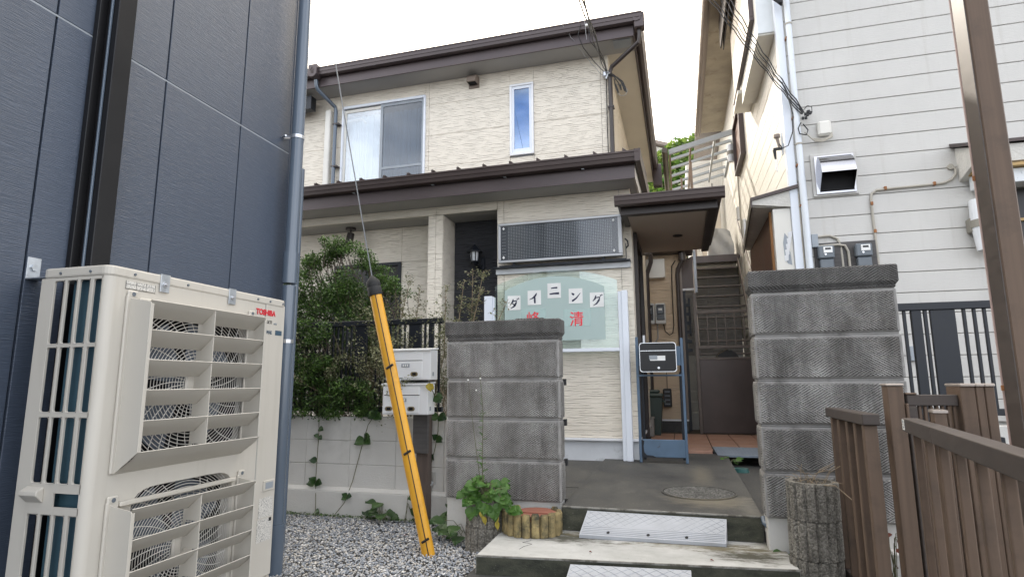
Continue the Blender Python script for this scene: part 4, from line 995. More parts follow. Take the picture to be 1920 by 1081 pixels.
build('second_pipe', MB().tube([(-2.30, 3.19, 2.5), (-2.30, 3.19, .12)], .025, 12), 'pipe_navy', NH, smooth=True)

# ================================================================== AC UNIT
AC = thing('outdoor_unit', 'large beige twin-fan air-conditioning outdoor unit with two louvred air guides', 'air conditioner', (-2.08, 2.1, .02), rot=W_ANG)
X0, X1, Y0, Y1, Z0, Z1 = -2.235, -1.92, 1.60, 2.60, .19, 1.50
def rrect(x0, x1, y0, y1, r, n=5):
    P = []
    for cx, cy, a0 in ((x1 - r, y0 + r, -90), (x1 - r, y1 - r, 0), (x0 + r, y1 - r, 90), (x0 + r, y0 + r, 180)):
        rr = r
        for i in range(n + 1):
            a = R(a0 + 90 * i / n); P.append((cx + rr * math.cos(a), cy + rr * math.sin(a)))
    return P
# shell: base, front skin with two openings, corner, rear
YC = 2.035
ZC = ((1.10, .312), (.46, .262))
def hole_r(a, RF):
    c, s = abs(math.cos(a)), abs(math.sin(a)); return RF / (c ** 7 + s ** 7) ** (1 / 7)
def front_skin():
    mb = MB()
    for (zc, RF), z0, z1 in ((ZC[0], .783, Z1), (ZC[1], Z0, .783)):
        y0, y1 = Y0 + .03, 2.44
        n = 96; V = []
        for k in range(n):
            a = 2 * math.pi * (k + .5) / n; c, s = math.cos(a), math.sin(a); h = hole_r(a, RF)
            V.append((X1, YC + h * c, zc + h * s))
            t = min(((y1 - YC) / c if c > 1e-6 else 1e9), ((y0 - YC) / c if c < -1e-6 else 1e9), ((z1 - zc) / s if s > 1e-6 else 1e9), ((z0 - zc) / s if s < -1e-6 else 1e9))
            t = max(t, h); V.append((X1, YC + t * c, zc + t * s))
        mb.add(V, [(2 * k, 2 * ((k + 1) % n), 2 * ((k + 1) % n) + 1, 2 * k + 1) for k in range(n)])
        for (cy, cz) in ((y0, z0), (y1, z0), (y0, z1), (y1, z1)):
            near = sorted(range(n), key=lambda k: (V[2 * k + 1][1] - cy) ** 2 + (V[2 * k + 1][2] - cz) ** 2)[:2]
            mb.add([(X1, cy, cz), V[2 * near[0] + 1], V[2 * near[1] + 1]], [(0, 1, 2)])
        V2 = []
        for k in range(n):
            a = 2 * math.pi * (k + .5) / n; h = hole_r(a, RF); V2 += [(X1, YC + h * math.cos(a), zc + h * math.sin(a)), (X1 - .05, YC + (h - .012) * math.cos(a), zc + (h - .012) * math.sin(a))]
        mb.add(V2, [(2 * k, 2 * ((k + 1) % n), 2 * ((k + 1) % n) + 1, 2 * k + 1) for k in range(n)])
    return mb
build('front_skin', front_skin(), 'ac_shell', AC)
# rounded corner posts and right service panel
P = []
for i in range(7):
    a = R(-90 + 90 * i / 6); P.append((X1 - .03 + .03 * math.cos(a), Y0 + .03 + .03 * math.sin(a)))
V = [(x, y, Z0) for x, y in P] + [(x, y, Z1) for x, y in P]
build('corner_post', MB().add(V, [(i, i + 1, 8 + i, 7 + i) for i in range(6)]), 'ac_shell', AC, smooth=True)
build('service_panel', MB().box(X0, 2.443, Z0, X1 + .001, Y1, Z1, .008), 'ac_shell', AC)
build('rear_skin', MB().box(X0, Y0 + .32, Z0, X0 + .004, 2.44, Z1).box(X0 + .0, Y0 + .05, Z0, X1 - .01, 2.44, Z0 + .02), 'ac_shell', AC)
tp = rrect(X0 - .004, X1 + .004, Y0 - .004, Y1 + .004, .034)
cv = build('top_cover', MB().prism(tp, 'z', Z1 - .012, Z1 + .026), 'ac_shell', AC, bevel=.007)
for (x, y) in ((-2.0, Y0 - .004), (-2.14, Y0 - .004)): build('screw', MB().tube([(x, y, Z1 + .004), (x, y - .004, Z1 + .004)], .005, 8), 'meter_gray', cv)
for y in (1.70, 1.95, 2.38, 2.47, 2.57): build('screw', MB().tube([(X1 + .004, y, Z1 + .006), (X1 + .008, y, Z1 + .006)], .005, 8), 'meter_gray', cv)
build('base_pan', MB().prism(rrect(X0 - .003, X1 + .003, Y0 - .003, Y1 + .003, .03), 'z', Z0 - .05, Z0 + .0), 'ac_shell', AC)
for y in (1.72, 2.42): build('foot', MB().box(X0 - .03, y, .012, X1 + .04, y + .08, Z0 - .051, .01), 'rubber', AC)
# side grille facing the camera
sg = MB()
cols = [(-2.172, -2.122), (-2.112, -2.062), (-2.052, -2.002), (-1.988, -1.945)]
rows = [(1.245, 1.478), (1.005, 1.235), (.765, .99), (.45, .665), (.215, .435)]
xs_ = [X0] + [v for c in cols for v in c] + [X1 - .03]
zs_ = sorted([Z0] + [v for r in rows for v in r] + [.69, .735] + [Z1 - .012])
for i in range(len(xs_) - 1):
    for j in range(len(zs_) - 1):
        xm = (xs_[i] + xs_[i + 1]) / 2; zm = (zs_[j] + zs_[j + 1]) / 2
        hole = any(a < xm < b for a, b in cols) and any(a < zm < b for a, b in rows)
        if .69 < zm < .735 and xm > -2.062: hole = xm < -1.945
        if hole: continue
        sg.box(xs_[i], Y0, zs_[j], xs_[i + 1], Y0 + .006, zs_[j + 1])
G = build('side_grille', sg, 'ac_shell', AC)
for a, b in cols:      # rounded lips round each opening
    for c, d in rows:
        L = [(x, z) for x, z in rrect(a, b, c, d, .008, 3)]
        V = [(x, Y0 - .0015, z) for x, z in L]; cx, cz = (a + b) / 2, (c + d) / 2
        V += [(x + (.002 if x < cx else -.002), Y0 - .0005, z + (.002 if z < cz else -.002)) for x, z in L]
        V += [(x + (.002 if x < cx else -.002), Y0 + .007, z + (.002 if z < cz else -.002)) for x, z in L]
        n = len(L)
        build('opening_lip', MB().add(V, [(k, (k + 1) % n, n + (k + 1) % n, n + k) for k in range(n)] + [(n + k, n + (k + 1) % n, 2 * n + (k + 1) % n, 2 * n + k) for k in range(n)]), 'ac_shell', G)
build('fin_block', MB().box(-2.10, Y0 + .028, Z0 + .02, -1.945, Y0 + .05, Z1 - .02), 'ac_fin', AC)
build('fin_return', MB().box(-2.115, Y0 + .03, Z0 + .02, -2.101, Y0 + .3, Z1 - .02), 'ac_fin', AC)
build('inner_dark', MB().box(-2.222, Y0 + .05, Z0 + .02, -1.945, 2.44, Z1 - .02) if 0 else MB().box(-2.10, Y0 + .06, Z0 + .02, -2.09, 2.44, Z1 - .02).box(-2.222, 2.43, Z0 + .02, -1.94, 2.44, Z1 - .02).box(-1.98, Y0 + .05, Z0 + .02, -1.95, Y0 + .055, Z1 - .02).box(-2.222, Y0 + .3, Z0 + .02, -2.10, Y0 + .31, Z1 - .02), 'dark_void', AC)
build('handle', MB().prism([(Y0, .755), (Y0 - .026, .742), (Y0 - .028, .728), (Y0, .700)], 'x', -2.185, -2.105), 'ac_shell', AC, bevel=.003)
build('handle', MB().box(X1 + .001, 2.50, .590, X1 + .006, 2.585, .640, .003), 'ac_shell', AC)
build('handle_recess', MB().box(X1 + .0062, 2.515, .600, X1 + .0066, 2.57, .630), 'tag_gray', AC)
# fans
for zc, RF in ZC:
    g = MB()
    bow = lambda r: X1 - .012 + .010 * max(0, 1 - (r / RF) ** 2)
    nr_ = 27
    for i in range(nr_):
        r = .060 + i * (RF * 1.36 - .062) / (nr_ - 1)
        run = []
        for k in range(97):
            a = 2 * math.pi * k / 96
            if r < hole_r(a, RF) - .003: run.append((bow(r), YC + r * math.cos(a), zc + r * math.sin(a)))
            if (r >= hole_r(a, RF) - .003 or k == 96):
                if len(run) > 1: g.tube(run, .0016, 4, cap=False)
                run = []
    gd = build('fan_guard', g, 'ac_guard', AC)
    g = MB()
    for k in range(36):
        a = 2 * math.pi * k / 36; pts = []
        for q in range(8):
            r = .055 + (RF * 1.36 - .055) * q / 7; aa = a + .55 * q / 7
            if r < hole_r(aa, RF): pts.append((bow(r) - .0025, YC + r * math.cos(aa), zc + r * math.sin(aa)))
        g.tube(pts, .0020, 4, cap=False)
    build('spokes', g, 'ac_guard', gd)
    build('hub_cover', MB().box(X1 - .01, YC - .052, zc - .05, X1 + .006, YC + .052, zc + .05, .006), 'ac_shell', gd)
    f = MB()
    for k in range(4):
        a = k * math.pi / 2 + .4; V = []
        for q in range(7):
            for m in range(4):
                aa = a + q * .17; r = .05 + .073 * m; V.append((X1 - .06 - .028 * q / 6 * (.4 + m / 3), YC + r * math.cos(aa), zc + r * math.sin(aa)))
        f.add(V, [(q * 4 + m, q * 4 + m + 1, (q + 1) * 4 + m + 1, (q + 1) * 4 + m) for q in range(6) for m in range(3)])
    f.tube([(X1 - .1, YC, zc), (X1 - .04, YC, zc)], .055, 20)
    build('fan', f, 'fan_blade', AC, smooth=True)
# air guides
def air_guide(ztop, zbot, nv):
    p = .108; xo = X1 + p; ya, yb = 1.685, 2.318
    g = build('air_guide', MB().box(X1 + .001, ya - .012, zbot - .075, X1 + .012, ya + .035, ztop + .02, .003).box(X1 + .001, yb - .004, zbot - .06, X1 + .012, yb + .045, ztop + .02, .003).box(X1 + .001, ya + .035, ztop - .002, X1 + .02, yb - .02, ztop + .016, .004), 'ac_vane', AC)
    ck = [(X1 + .001, ztop + .012), (X1 + .03, ztop + .006), (xo - .004, ztop - .006), (xo, ztop - .012), (xo, zbot + .0), (X1 + .012, zbot - .075), (X1 + .001, zbot - .075)]
    for y in (ya, yb):
        V = [(x, y, z) for x, z in ck] + [(x, y + .0035, z) for x, z in ck]; n = len(ck)
        build('cheek', MB().add(V, [tuple(range(n)), tuple(range(n, 2 * n))[::-1]] + [(i, (i + 1) % n, n + (i + 1) % n, n + i) for i in range(n)]), 'ac_vane', g)
    bx('cheek_flange', g, xo - .002, ya - .001, zbot, xo + .001, ya + .014, ztop - .012, 'ac_vane', .0008); bx('cheek_flange', g, xo - .002, yb - .012, zbot, xo + .001, yb + .004, ztop - .012, 'ac_vane', .0008)
    dz = (ztop - zbot) / nv
    for i in range(nv + 1):
        z = ztop - dz * i
        last = i == nv
        V = []; prof = []
        D, Hh = (p - .004, .072) if not last else (p, .078)
        for q in range(6):
            u = q / 5; prof.append((xo - D * u * (1.0 if last else .62), z - (.058 if not last else Hh) * (u ** .75 if last else u ** .85)))
        for x, zz in prof: V += [(x, ya + .0036, zz), (x, yb - .0002, zz)]
        V += [(x - .0015, y, zz + .0025) for x, y, zz in V]
        m = 12
        F = [(2 * q, 2 * q + 1, 2 * q + 3, 2 * q + 2) for q in range(5)] + [(m + 2 * q + 1, m + 2 * q, m + 2 * q + 2, m + 2 * q + 3) for q in range(5)] + [(0, m, m + 1, 1), (10, 11, m + 11, m + 10)]
        build('vane', MB().add(V, F), 'ac_vane', g, smooth=True)
    ym = 2.0
    for i in range(nv):
        z = ztop - dz * i
        pts = [(xo - .002, z - .004), (xo - .002, z - dz + .004 * 0), (X1 + .04, z - dz - .0), (X1 + .025, z - dz - .02), (X1 + .025, z - .05), (X1 + .045, z - .06)]
        V = [(x, ym, zz) for x, zz in pts] + [(x, ym + .004, zz) for x, zz in pts]; n = 6
        build('divider', MB().add(V, [tuple(range(n)), tuple(range(n, 2 * n))[::-1]] + [(k, (k + 1) % n, n + (k + 1) % n, n + k) for k in range(n)]), 'ac_vane', g)
    for (y, z) in ((ya + .012, ztop + .026), (yb + .022, ztop + .026)):
        build('screw_tab', MB().box(X1 + .001, y - .022, z - .016, X1 + .012, y + .022, z + .014, .005), 'ac_vane', g)
        build('screw', MB().tube([(X1 + .012, y, z), (X1 + .0135, y, z)], .008, 12), 'meter_gray', g)
    return g
air_guide(1.405, .865, 5)
air_guide(.675, .26, 4)
# brackets, logo, prints
for y in (1.835, 2.205):
    b = build('fixing_bracket', MB().box(X1 + .0045, y - .022, Z1 - .042, X1 + .008, y + .022, Z1 + .029, .001).box(-2.02, y - .016, Z1 + .0262, X1 + .008, y + .016, Z1 + .0292), 'zinc', AC)
    build('bolt', MB().tube([(X1 + .008, y, Z1 - .012), (X1 + .013, y, Z1 - .012)], .011, 14).tube([(X1 + .013, y, Z1 - .012), (X1 + .018, y, Z1 - .012)], .006, 6), 'silver', b)
b = build('wall_bracket', MB().box(-2.351, 1.62, 1.50, -2.347, 1.67, 1.585, .001).box(-2.347, 1.62, 1.498, -2.24, 1.67, 1.502), 'zinc', AC)
build('bolt', MB().tube([(-2.347, 1.645, 1.545), (-2.338, 1.645, 1.545)], .014, 6), 'zinc', b)
YX, ZX = (0, 1, 0), (0, 0, 1)
text('logo', 'TOSHIBA', AC, (X1 + .0022, 2.376, 1.436), YX, ZX, .0375, 'toshiba_red', off=.0013, sx=.92)
text('model_print', 'SUPER MULTI', AC, (X1 + .0022, 2.388, 1.396), YX, ZX, .023, 'ink_black', sx=.78, shear=.15)
text('model_print', 'mini', AC, (X1 + .0022, 2.508, 1.394), YX, ZX, .018, 'tag_gray', sx=.8, shear=.1)
text('series_print', 'IEWAL', AC, (X1 + .0022, 2.440, 1.345), YX, ZX, .026, 'navy_mark', off=.0004, sx=.78, shear=.2)
build('series_mark', MB().box(X1 + .0012, 2.525, 1.343, X1 + .0022, 2.575, 1.367), 'navy_mark', AC)
build('rating_label', MB().box(X1 + .0012, 2.480, .47, X1 + .002, 2.580, .560), 'fine_print', AC)
build('rating_label', MB().box(X1 + .0012, 2.475, .36, X1 + .002, 2.578, .462), 'fine_print', AC)
build('label_mark', MB().box(X1 + .0022, 2.558, .445, X1 + .0028, 2.576, .462), 'ink_black', AC)
build('caution_label', MB().box(X1 + .0012, 1.668, 1.452, X1 + .002, 1.795, 1.478), 'fine_print', AC)
for a in (1.668, 1.712, 1.755, 1.795): build('label_rule', MB().box(X1 + .0021, a, 1.448, X1 + .0024, a + .0012, 1.480), 'ink_black', AC)
build('label_rule', MB().box(X1 + .0021, 1.668, 1.466, X1 + .0024, 1.796, 1.4672).box(X1 + .0021, 1.668, 1.448, X1 + .0024, 1.796, 1.4492), 'ink_black', AC)
build('panel_seam', MB().box(X1 + .0011, 2.4415, Z0, X1 + .0016, 2.4425, Z1 - .01), 'meter_gray', AC)
build('refrigerant_pipe', MB().tube([(-2.15, 2.60, .35), (-2.15, 2.68, .33), (-2.15, 2.70, .1), (-2.15, 2.70, .02)], .02, 8), 'cream_paint', AC)

# ================================================================== BLOCK WALLS AND PILLARS
t = thing('block_wall', 'white painted low block wall below the black fence on the left, above the gravel', 'wall', (-2.8, 4.5, 0))
build('footing', MB().box(-4.2, 4.425, -.02, -1.30, 4.62, .225, .008), 'white_block', t)
build('footing_lip', MB().hexa([(-4.2, 4.427, .226), (-1.66, 4.427, .226), (-1.66, 4.47, .226), (-4.2, 4.47, .226), (-4.2, 4.455, .25), (-1.66, 4.455, .25), (-1.66, 4.47, .25), (-4.2, 4.47, .25)]), 'white_block', t)
build('mortar_bed', MB().box(-4.2, 4.478, .226, -1.665, 4.60, .815), 'mortar', t)
bxs = [-4.2, -3.98, -3.556, -3.131, -2.706, -2.281, -1.856, -1.664]
for j in range(3):
    for i in range(len(bxs) - 1):
        piece('block', t, bxs[i] + .0015, 4.47 + random.uniform(0, .0025), .24 + j * .194 + .0015, bxs[i + 1] - .0015, 4.605, .24 + (j + 1) * .194 - .0015, 'white_block', .003)
dpipe = build('drain_stub', MB().tube([(-1.95, 4.46, .315), (-1.95, 4.40, .31)], .017, 12), 'zinc', t)
build('stub_bore', MB().tube([(-1.95, 4.399, .31), (-1.95, 4.3985, .31)], .012, 12), 'dark_void', dpipe)
build('mortar_patch', MB().box(-1.985, 4.463, .30, -1.92, 4.4695, .40, .003), 'mortar', t)
t = thing('garden_block_wall', 'grey white low block wall below the right black fence, behind the brown gate', 'wall', (2.2, 4.2, 0))
build('footing', MB().box(1.22, 4.12, -.02, 4.4, 4.32, .36, .006), 'white_block', t)
for j in range(3):
    for i in range(8):
        x = 1.22 + i * .40 + (0 if j % 2 == 0 else .0)
        piece('block', t, x + .0015, 4.17, .362 + j * .158, x + .3985, 4.30, .362 + (j + 1) * .158 - .003, 'white_block', .003)
build('pillar_footing', MB().box(.47, 3.80, -.02, 1.22, 4.12, .325, .006), 'white_block', t)
build('strip_footing', MB().box(.60, 3.70, -.02, 1.22, 3.795, .20, .01), 'white_block', t)

def pillar(name, label, x0, x1, y0, y1, zb, n, ch, captop, dx=0.0):
    t = thing(name, label, 'gate pillar', ((x0 + x1) / 2, (y0 + y1) / 2, zb), 'stone block gate pillars')
    ztop = zb + n * ch
    build('base', MB().box(x0 + .012, y0 + .03, .0, x1 - .012, y1 - .02, zb + .003, .004), 'white_block', t)
    build('core', MB().box(x0 + .03, y0 + .03, zb + .004, x1 - .03, y1 - .03, captop - .02), 'pillar_core', t)
    for k in range(n):
        z0 = zb + k * ch; z1 = z0 + ch
        j = random.uniform(-.003, .003)
        # drafted margin then the raised chiselled face
        piece('block', t, x0 + .006 + j, y0 + .008, z0 + .004, x1 - .006 + j, y1 - .008, z1 - .012, 'pillar_edge', .005)
        piece('joint_band', t, x0 + .014, y0 + .017, z1 - .0115, x1 - .014, y1 - .017, z1 + .0035, 'pillar_edge', .003)
        zt = z1 - .026
        mb = MB()
        a, b = x0 + .020 + j, x1 - .020 + j
        mb.hexa([(a, y0 + .0085, z0 + .011), (b, y0 + .0085, z0 + .011), (b, y0 + .0085, zt), (a, y0 + .0085, zt), (a + .006, y0 + .001, z0 + .015), (b - .006, y0 + .001, z0 + .015), (b - .006, y0 + .001, zt - .004), (a + .006, y0 + .001, zt - .004)])
        for xs_, s in ((x0 + .006 + j, -1), (x1 - .006 + j, 1)):
            p0, p1 = xs_, xs_ + s * .005; c, d = y0 + .03, y1 - .03
            mb.hexa([(p0, c, z0 + .011), (p0, d, z0 + .011), (p0, d, zt), (p0, c, zt), (p1, c + .006, z0 + .022), (p1, d - .006, z0 + .022), (p1, d - .006, zt - .006), (p1, c + .006, zt - .006)])
        mb.f = [f for f in mb.f]
        build('block_face', mb, 'pillar_block', t)
    # cap
    zc = captop - .115
    prof = [(.0, ztop - .005), (-.004, ztop + .004), (-.002, zc - .004), (-.014, zc + .014), (-.017, zc + .020), (-.017, captop - .008), (-.012, captop)]
    V = []
    for o_, z in prof: V += [(x0 + o_ + .012, y0 + o_ + .012, z), (x1 - o_ - .012, y0 + o_ + .012, z), (x1 - o_ - .012, y1 - o_ - .012, z), (x0 + o_ + .012, y1 - o_ - .012, z)]
    F = []
    for i in range(len(prof) - 1):
        for k in range(4): F.append((4 * i + k, 4 * i + (k + 1) % 4, 4 * (i + 1) + (k + 1) % 4, 4 * (i + 1) + k))
    F.append(tuple(4 * (len(prof) - 1) + k for k in range(4)))
    cp = build('cap', MB().add(V, F), 'pillar_cap', t)
    return t
PL = pillar('gate_pillar', 'left weathered stone block gate pillar, four courses high, beside the weed planter', -1.655, -.805, 4.0, 4.17, .30, 4, .277, 1.545)
build('cap_stub', MB().box(-1.14, 4.06, 1.546, -.93, 4.16, 1.56, .004), 'pillar_cap', PL)
for z_ in (1.08, .80, .53): bx('gate_hinge', PL, -.813, 4.13, z_, -.79, 4.16, z_ + .045, 'black_plastic')
pillar('gate_pillar', 'right weathered stone block gate pillar, five courses high, behind the rough cylinder planter', .425, 1.215, 3.76, 3.97, .325, 5, .262, 1.762)

# ================================================================== BLACK FENCES
def black_fence(label, x0, x1, y, z0, z1, layout, group='black fences on the block walls'):
    t = thing('black_fence', label, 'fence', ((x0 + x1) / 2, y, z0), group)
    build('top_rail', MB().box(x0, y - .022, z1 - .048, x1, y + .022, z1, .004), 'black_metal', t)
    build('bottom_rail', MB().box(x0, y - .018, z0 + .045, x1, y + .018, z0 + .085, .003), 'black_metal', t)
    for x, w in layout:
        if w > .1: piece('wide_panel', t, x, y - .012, z0 + .085, x + w, y + .012, z1 - .048, 'black_metal', .002)
        elif w > .03: piece('post', t, x, y - .016, z0 - .02, x + w, y + .016, z1 - .048, 'black_metal', .002)
        else: piece('slat', t, x, y - .009, z0 + .085, x + w, y + .009, z1 - .048, 'black_metal', .002)
    return t
lay = [(-1.955, .018), (-2.04, .042), (-2.085, .018)]
lay += [(-2.225 , .115)]
lay += [(-2.275 - .045 * i, .016) for i in range(7)] + [(-2.74, .115)]
lay += [(-2.79 - .045 * i, .016) for i in range(5)] + [(-3.06, .042)] + [(-3.11 - .045 * i, .016) for i in range(7)] + [(-3.55, .115)] + [(-3.6 - .045 * i, .016) for i in range(10)]
black_fence('black slatted metal fence on the left wall, tangled with the shrub', -4.1, -1.91, 4.56, .82, 1.645, lay)
lay = [(1.375, .018), (1.42, .055), (1.49, .02), (1.525, .135)] + [(1.70 + .054 * i, .018) for i in range(14)] + [(2.5, .055)] + [(2.58 + .056 * i, .018) for i in range(12)]
black_fence('black slatted metal fence on the right wall in front of the boarded house', 1.345, 3.3, 4.24, .845, 1.585, lay)

# ================================================================== GUY WIRE WITH YELLOW COVER
t = thing('guy_wire', 'leaning yellow guy-wire cover with black cap below its steel wire, before the letter boxes', 'guy wire', (-1.60, 3.64, .02))
A = Vector((-1.603, 3.645, .0)); B = Vector((-2.035, 3.58, 1.80)); D = (B - A)
mb = MB(); V = []; n = 20
up = D.normalized(); sx = up.cross(Vector((0, 1, 0))).normalized(); sy = sx.cross(up)
sx = -sx if sx.x < 0 else sx
for u in (0, .5, .965):
    p = A + D * u
    for k in range(n):
        a = math.pi * 2 * (k + .5) / n
        V.append(p + sx * (.043 * math.cos(a)) + Vector((0, 1, 0)) * (.036 * math.sin(a)))
F = []
for j in range(2):
    for k in range(n): F.append((j * n + k, j * n + (k + 1) % n, (j + 1) * n + (k + 1) % n, (j + 1) * n + k))
mb.add(V, F + [tuple(range(n))[::-1], tuple(range(2 * n, 3 * n))])
cvr = build('cover', mb, 'yellow_pvc', t, smooth=True)
o1 = sx * .016 + Vector((0, -.0345, 0))
build('slot', MB().tube([A + o1 + D * .0, A + o1 + D * .35, A + o1 + D * .7, A + o1 + D * .96], .0032, 6), 'black_plastic', cvr)
for u in (.06, .36, .67):
    p = A + D * u + o1
    build('clip', MB().tube([p - sx * .026 - up * .006 + Vector((0, -.004, 0)), p + sx * .024 + up * .01 + Vector((0, -.003, 0))], .0085, 6), 'black_plastic', cvr)
c0 = A + D * .945; c1 = A + D * .985; c2 = A + D * 1.0; c3 = A + D * 1.022
cap = build('cap', MB().tube([c0, A + D * .953, A + D * .975, A + D * .978, c1, c2, c3], [.046, .050, .049, .046, .049, .047, .012], 20), 'rubber', t, smooth=True)
build('wire', MB().tube([A + D * 1.0, Vector((-2.49, 3.5, 4.03)), Vector((-2.49, 3.5, 4.03)) + (Vector((-2.49, 3.5, 4.03)) - (A + D)) * 1.2], .0042, 6), 'wire_strand', t)

# ================================================================== LETTER BOXES
t = thing('letterbox_post', 'brown wooden post with a grey board carrying the two white letter boxes', 'post', (-1.98, 4.33, 0))
build('post', MB().box(-2.035, 4.34, -.01, -1.935, 4.42, 1.32, .004), 'post_wood', t)
build('board', MB().box(-2.05, 4.30, .56, -1.925, 4.338, 1.30, .003), 'board_wood', t)
for i, (x, z, lab) in enumerate(((-2.235, 1.125, 'white metal letter box, upper one of the two on the wooden post'), (-2.255, .862, 'white metal letter box, lower one of the two on the wooden post, its flap ajar'))):
    t = thing('letter_box', lab, 'letter box', (x + .2, 4.2, z), 'white letter boxes on the post')
    w, h = .395, .245
    y0, y1 = 4.16, 4.298
    build('body', MB().box(x + .006, y0 + .004, z, x + w - .006, y1, z + h - .012, .005), 'mailbox_white', t)
    build('lid', MB().hexa([(x, y0 - .012, z + h - .020), (x + w, y0 - .012, z + h - .020), (x + w, y1, z + h - .006), (x, y1, z + h - .006), (x, y0 - .012, z + h - .011), (x + w, y0 - .012, z + h - .011), (x + w, y1, z + h + .006), (x, y1, z + h + .006)]), 'mailbox_white', t)
    fw = w - .095
    build('front_door', MB().box(x + .02, y0 - .002, z + .012, x + .02 + fw, y0 + .003, z + .145, .002), 'mailbox_white', t)
    f = build('flap', MB().box(x + .02, y0 - .002 - .006 * i, z + .150, x + .02 + fw, y0 + .003, z + .212, .002), 'mailbox_white', t)
    build('flap_shadow_gap', MB().box(x + .02, y0 + .0031, z + .1455, x + .02 + fw, y0 + .0035, z + .1497), 'dark_void', f)
    build('name_plate', MB().box(x + .145, y0 - .006, z + .098, x + .215, y0 - .0021, z + .125, .001), 'tag_gray', t)
    for q in range(3): build('name_slot', MB().box(x + .158 + q * .018, y0 - .0075, z + .103, x + .168 + q * .018, y0 - .0062, z + .120), 'label_white', t)
    for q in (.035, .225):
        V = [(x + q + .03 + .03 * math.copysign(abs(math.cos(a)) ** .6, math.cos(a)), z + .045 + .017 * math.copysign(abs(math.sin(a)) ** .8, math.sin(a))) for a in [2 * math.pi * k / 20 for k in range(20)]]
        s = build('spy_window', MB().prism(V, 'y', y0 - .006, y0 - .002), 'brass', t)
        build('spy_glass', MB().box(x + q + .014, y0 - .0075, z + .035, x + q + .046, y0 - .006, z + .055, .0006), 'meter_dark', s)
    build('latch', MB().box(x + .125, y0 - .010, z + .004, x + .165, y0 - .002, z + .022, .002).tube([(x + .145, y0 - .010, z + .012), (x + .145, y0 - .018, z - .006), (x + .15, y0 - .012, z - .016)], .003, 5), 'zinc', t)
    build('side_tag', MB().box(x + w - .0058, y0 + .04, z + .03, x + w - .0045, y0 + .065, z + .06), 'tag_gray', t)

# ================================================================== LED SIGN
t = thing('led_sign', 'wide unlit dotted display sign with silver frame above the glass screen', 'display sign', (-1.21, 6.1, 2.40))
x0, x1, z0, z1, yf = -1.90, -.525, 2.412, 2.862, 6.07
build('back_box', MB().box(x0 + .01, yf + .022, z0 + .01, x1 - .01, 6.16, z1 - .01), 'black_plastic', t)
build('frame', MB().box(x0, yf, z0, x1, yf + .05, z0 + .028, .006).box(x0, yf, z1 - .028, x1, yf + .05, z1, .006).box(x0, yf, z0 + .028, x0 + .028, yf + .05, z1 - .028, .006).box(x1 - .045, yf, z0 + .028, x1, yf + .05, z1 - .028, .006), 'led_frame', t)
bd = build('led_board', MB().box(x0 + .028, yf + .018, z0 + .028, x1 - .045, yf + .0215, z1 - .028), 'led_board', t)
g = MB(); cx = []
for i in range(62):
    for j in range(22):
        px = x0 + .115 + i * .0187; pz = z0 + .047 + j * .0170
        if px > x1 - .05: continue
        g.box(px, yf + .016, pz, px + .0055, yf + .0179, pz + .0055)
build('led_dots', g, 'led_dot', bd, kind='stuff')
for j in range(8):
    for i in range(4): build('indicator_dot', MB().box(x0 + .045 + i * .012, yf + .016, z0 + .09 + j * .036, x0 + .049 + i * .012, yf + .0179, z0 + .094 + j * .036), 'led_dot', bd)
build('front_film', MB().box(x0 + .028, yf + .008, z0 + .028, x1 - .045, yf + .0095, z1 - .028), 'cover_plastic', t)
for (x, z) in ((x0 + .065, z0 + .06), (x0 + .065, z1 - .06), (x1 - .09, z0 + .06), (x1 - .09, z1 - .06)):
    build('stud', MB().prism([(x - .014, z), (x, z - .018), (x + .014, z), (x, z + .018)], 'y', yf + .002, yf + .0078), 'label_white', t)
build('stand_leg', MB().box(-1.74, 6.10, 2.377, -1.71, 6.13, 2.411).box(-.75, 6.10, 2.377, -.72, 6.13, 2.411).box(-1.9, 6.12, 2.377, -.5, 6.14, 2.392), 'black_metal', t)
build('side_bracket', MB().box(-.50, 6.11, 2.377, -.492, 6.125, 2.55).tube([(-.50, 6.12, 2.6), (-.475, 6.10, 2.57), (-.47, 6.10, 2.52), (-.495, 6.12, 2.5)], .008, 6), 'black_plastic', t)
build('cable', MB().tube([(-.75, 6.15, 2.40), (-.9, 6.12, 2.385), (-.98, 6.12, 2.379)], .005, 5), 'cable', t)

# ================================================================== GLASS SCREEN WITH LETTERING
t = thing('glass_screen', 'arched frosted glass screen between white posts carrying five letter cards and red characters', 'glass screen', (-1.2, 6.1, .33))
build('post', MB().box(-.555, 6.05, .325, -.495, 6.14, 2.04, .004).box(-.595, 6.07, .325, -.556, 6.13, 2.035, .003), 'white_alu', t)
build('post', MB().box(-2.055, 6.05, .3, -1.965, 6.14, 2.045, .004).box(-1.964, 6.07, .325, -1.945, 6.13, 2.035, .003), 'white_alu', t)
build('bottom_rail', MB().box(-1.945, 6.07, 1.415, -.596, 6.12, 1.45, .003), 'white_alu', t)
def arch(xl, xr, zb, ze, zp, n=24):
    P = [(xl, zb), (xr, zb)]
    for i in range(n + 1):
        u = i / n; P.append((xr + (xl - xr) * u, ze + (zp - ze) * (1 - (2 * u - 1) ** 2)))
    return P
build('glass_pane', MB().prism(arch(-1.942, -.60, 1.45, 2.16, 2.30), 'y', 6.095, 6.101), 'screen_glass', t)
fm = build('film', MB().prism(arch(-1.83, -.735, 1.54, 2.10, 2.235), 'y', 6.0915, 6.094), 'frosted_film', t)
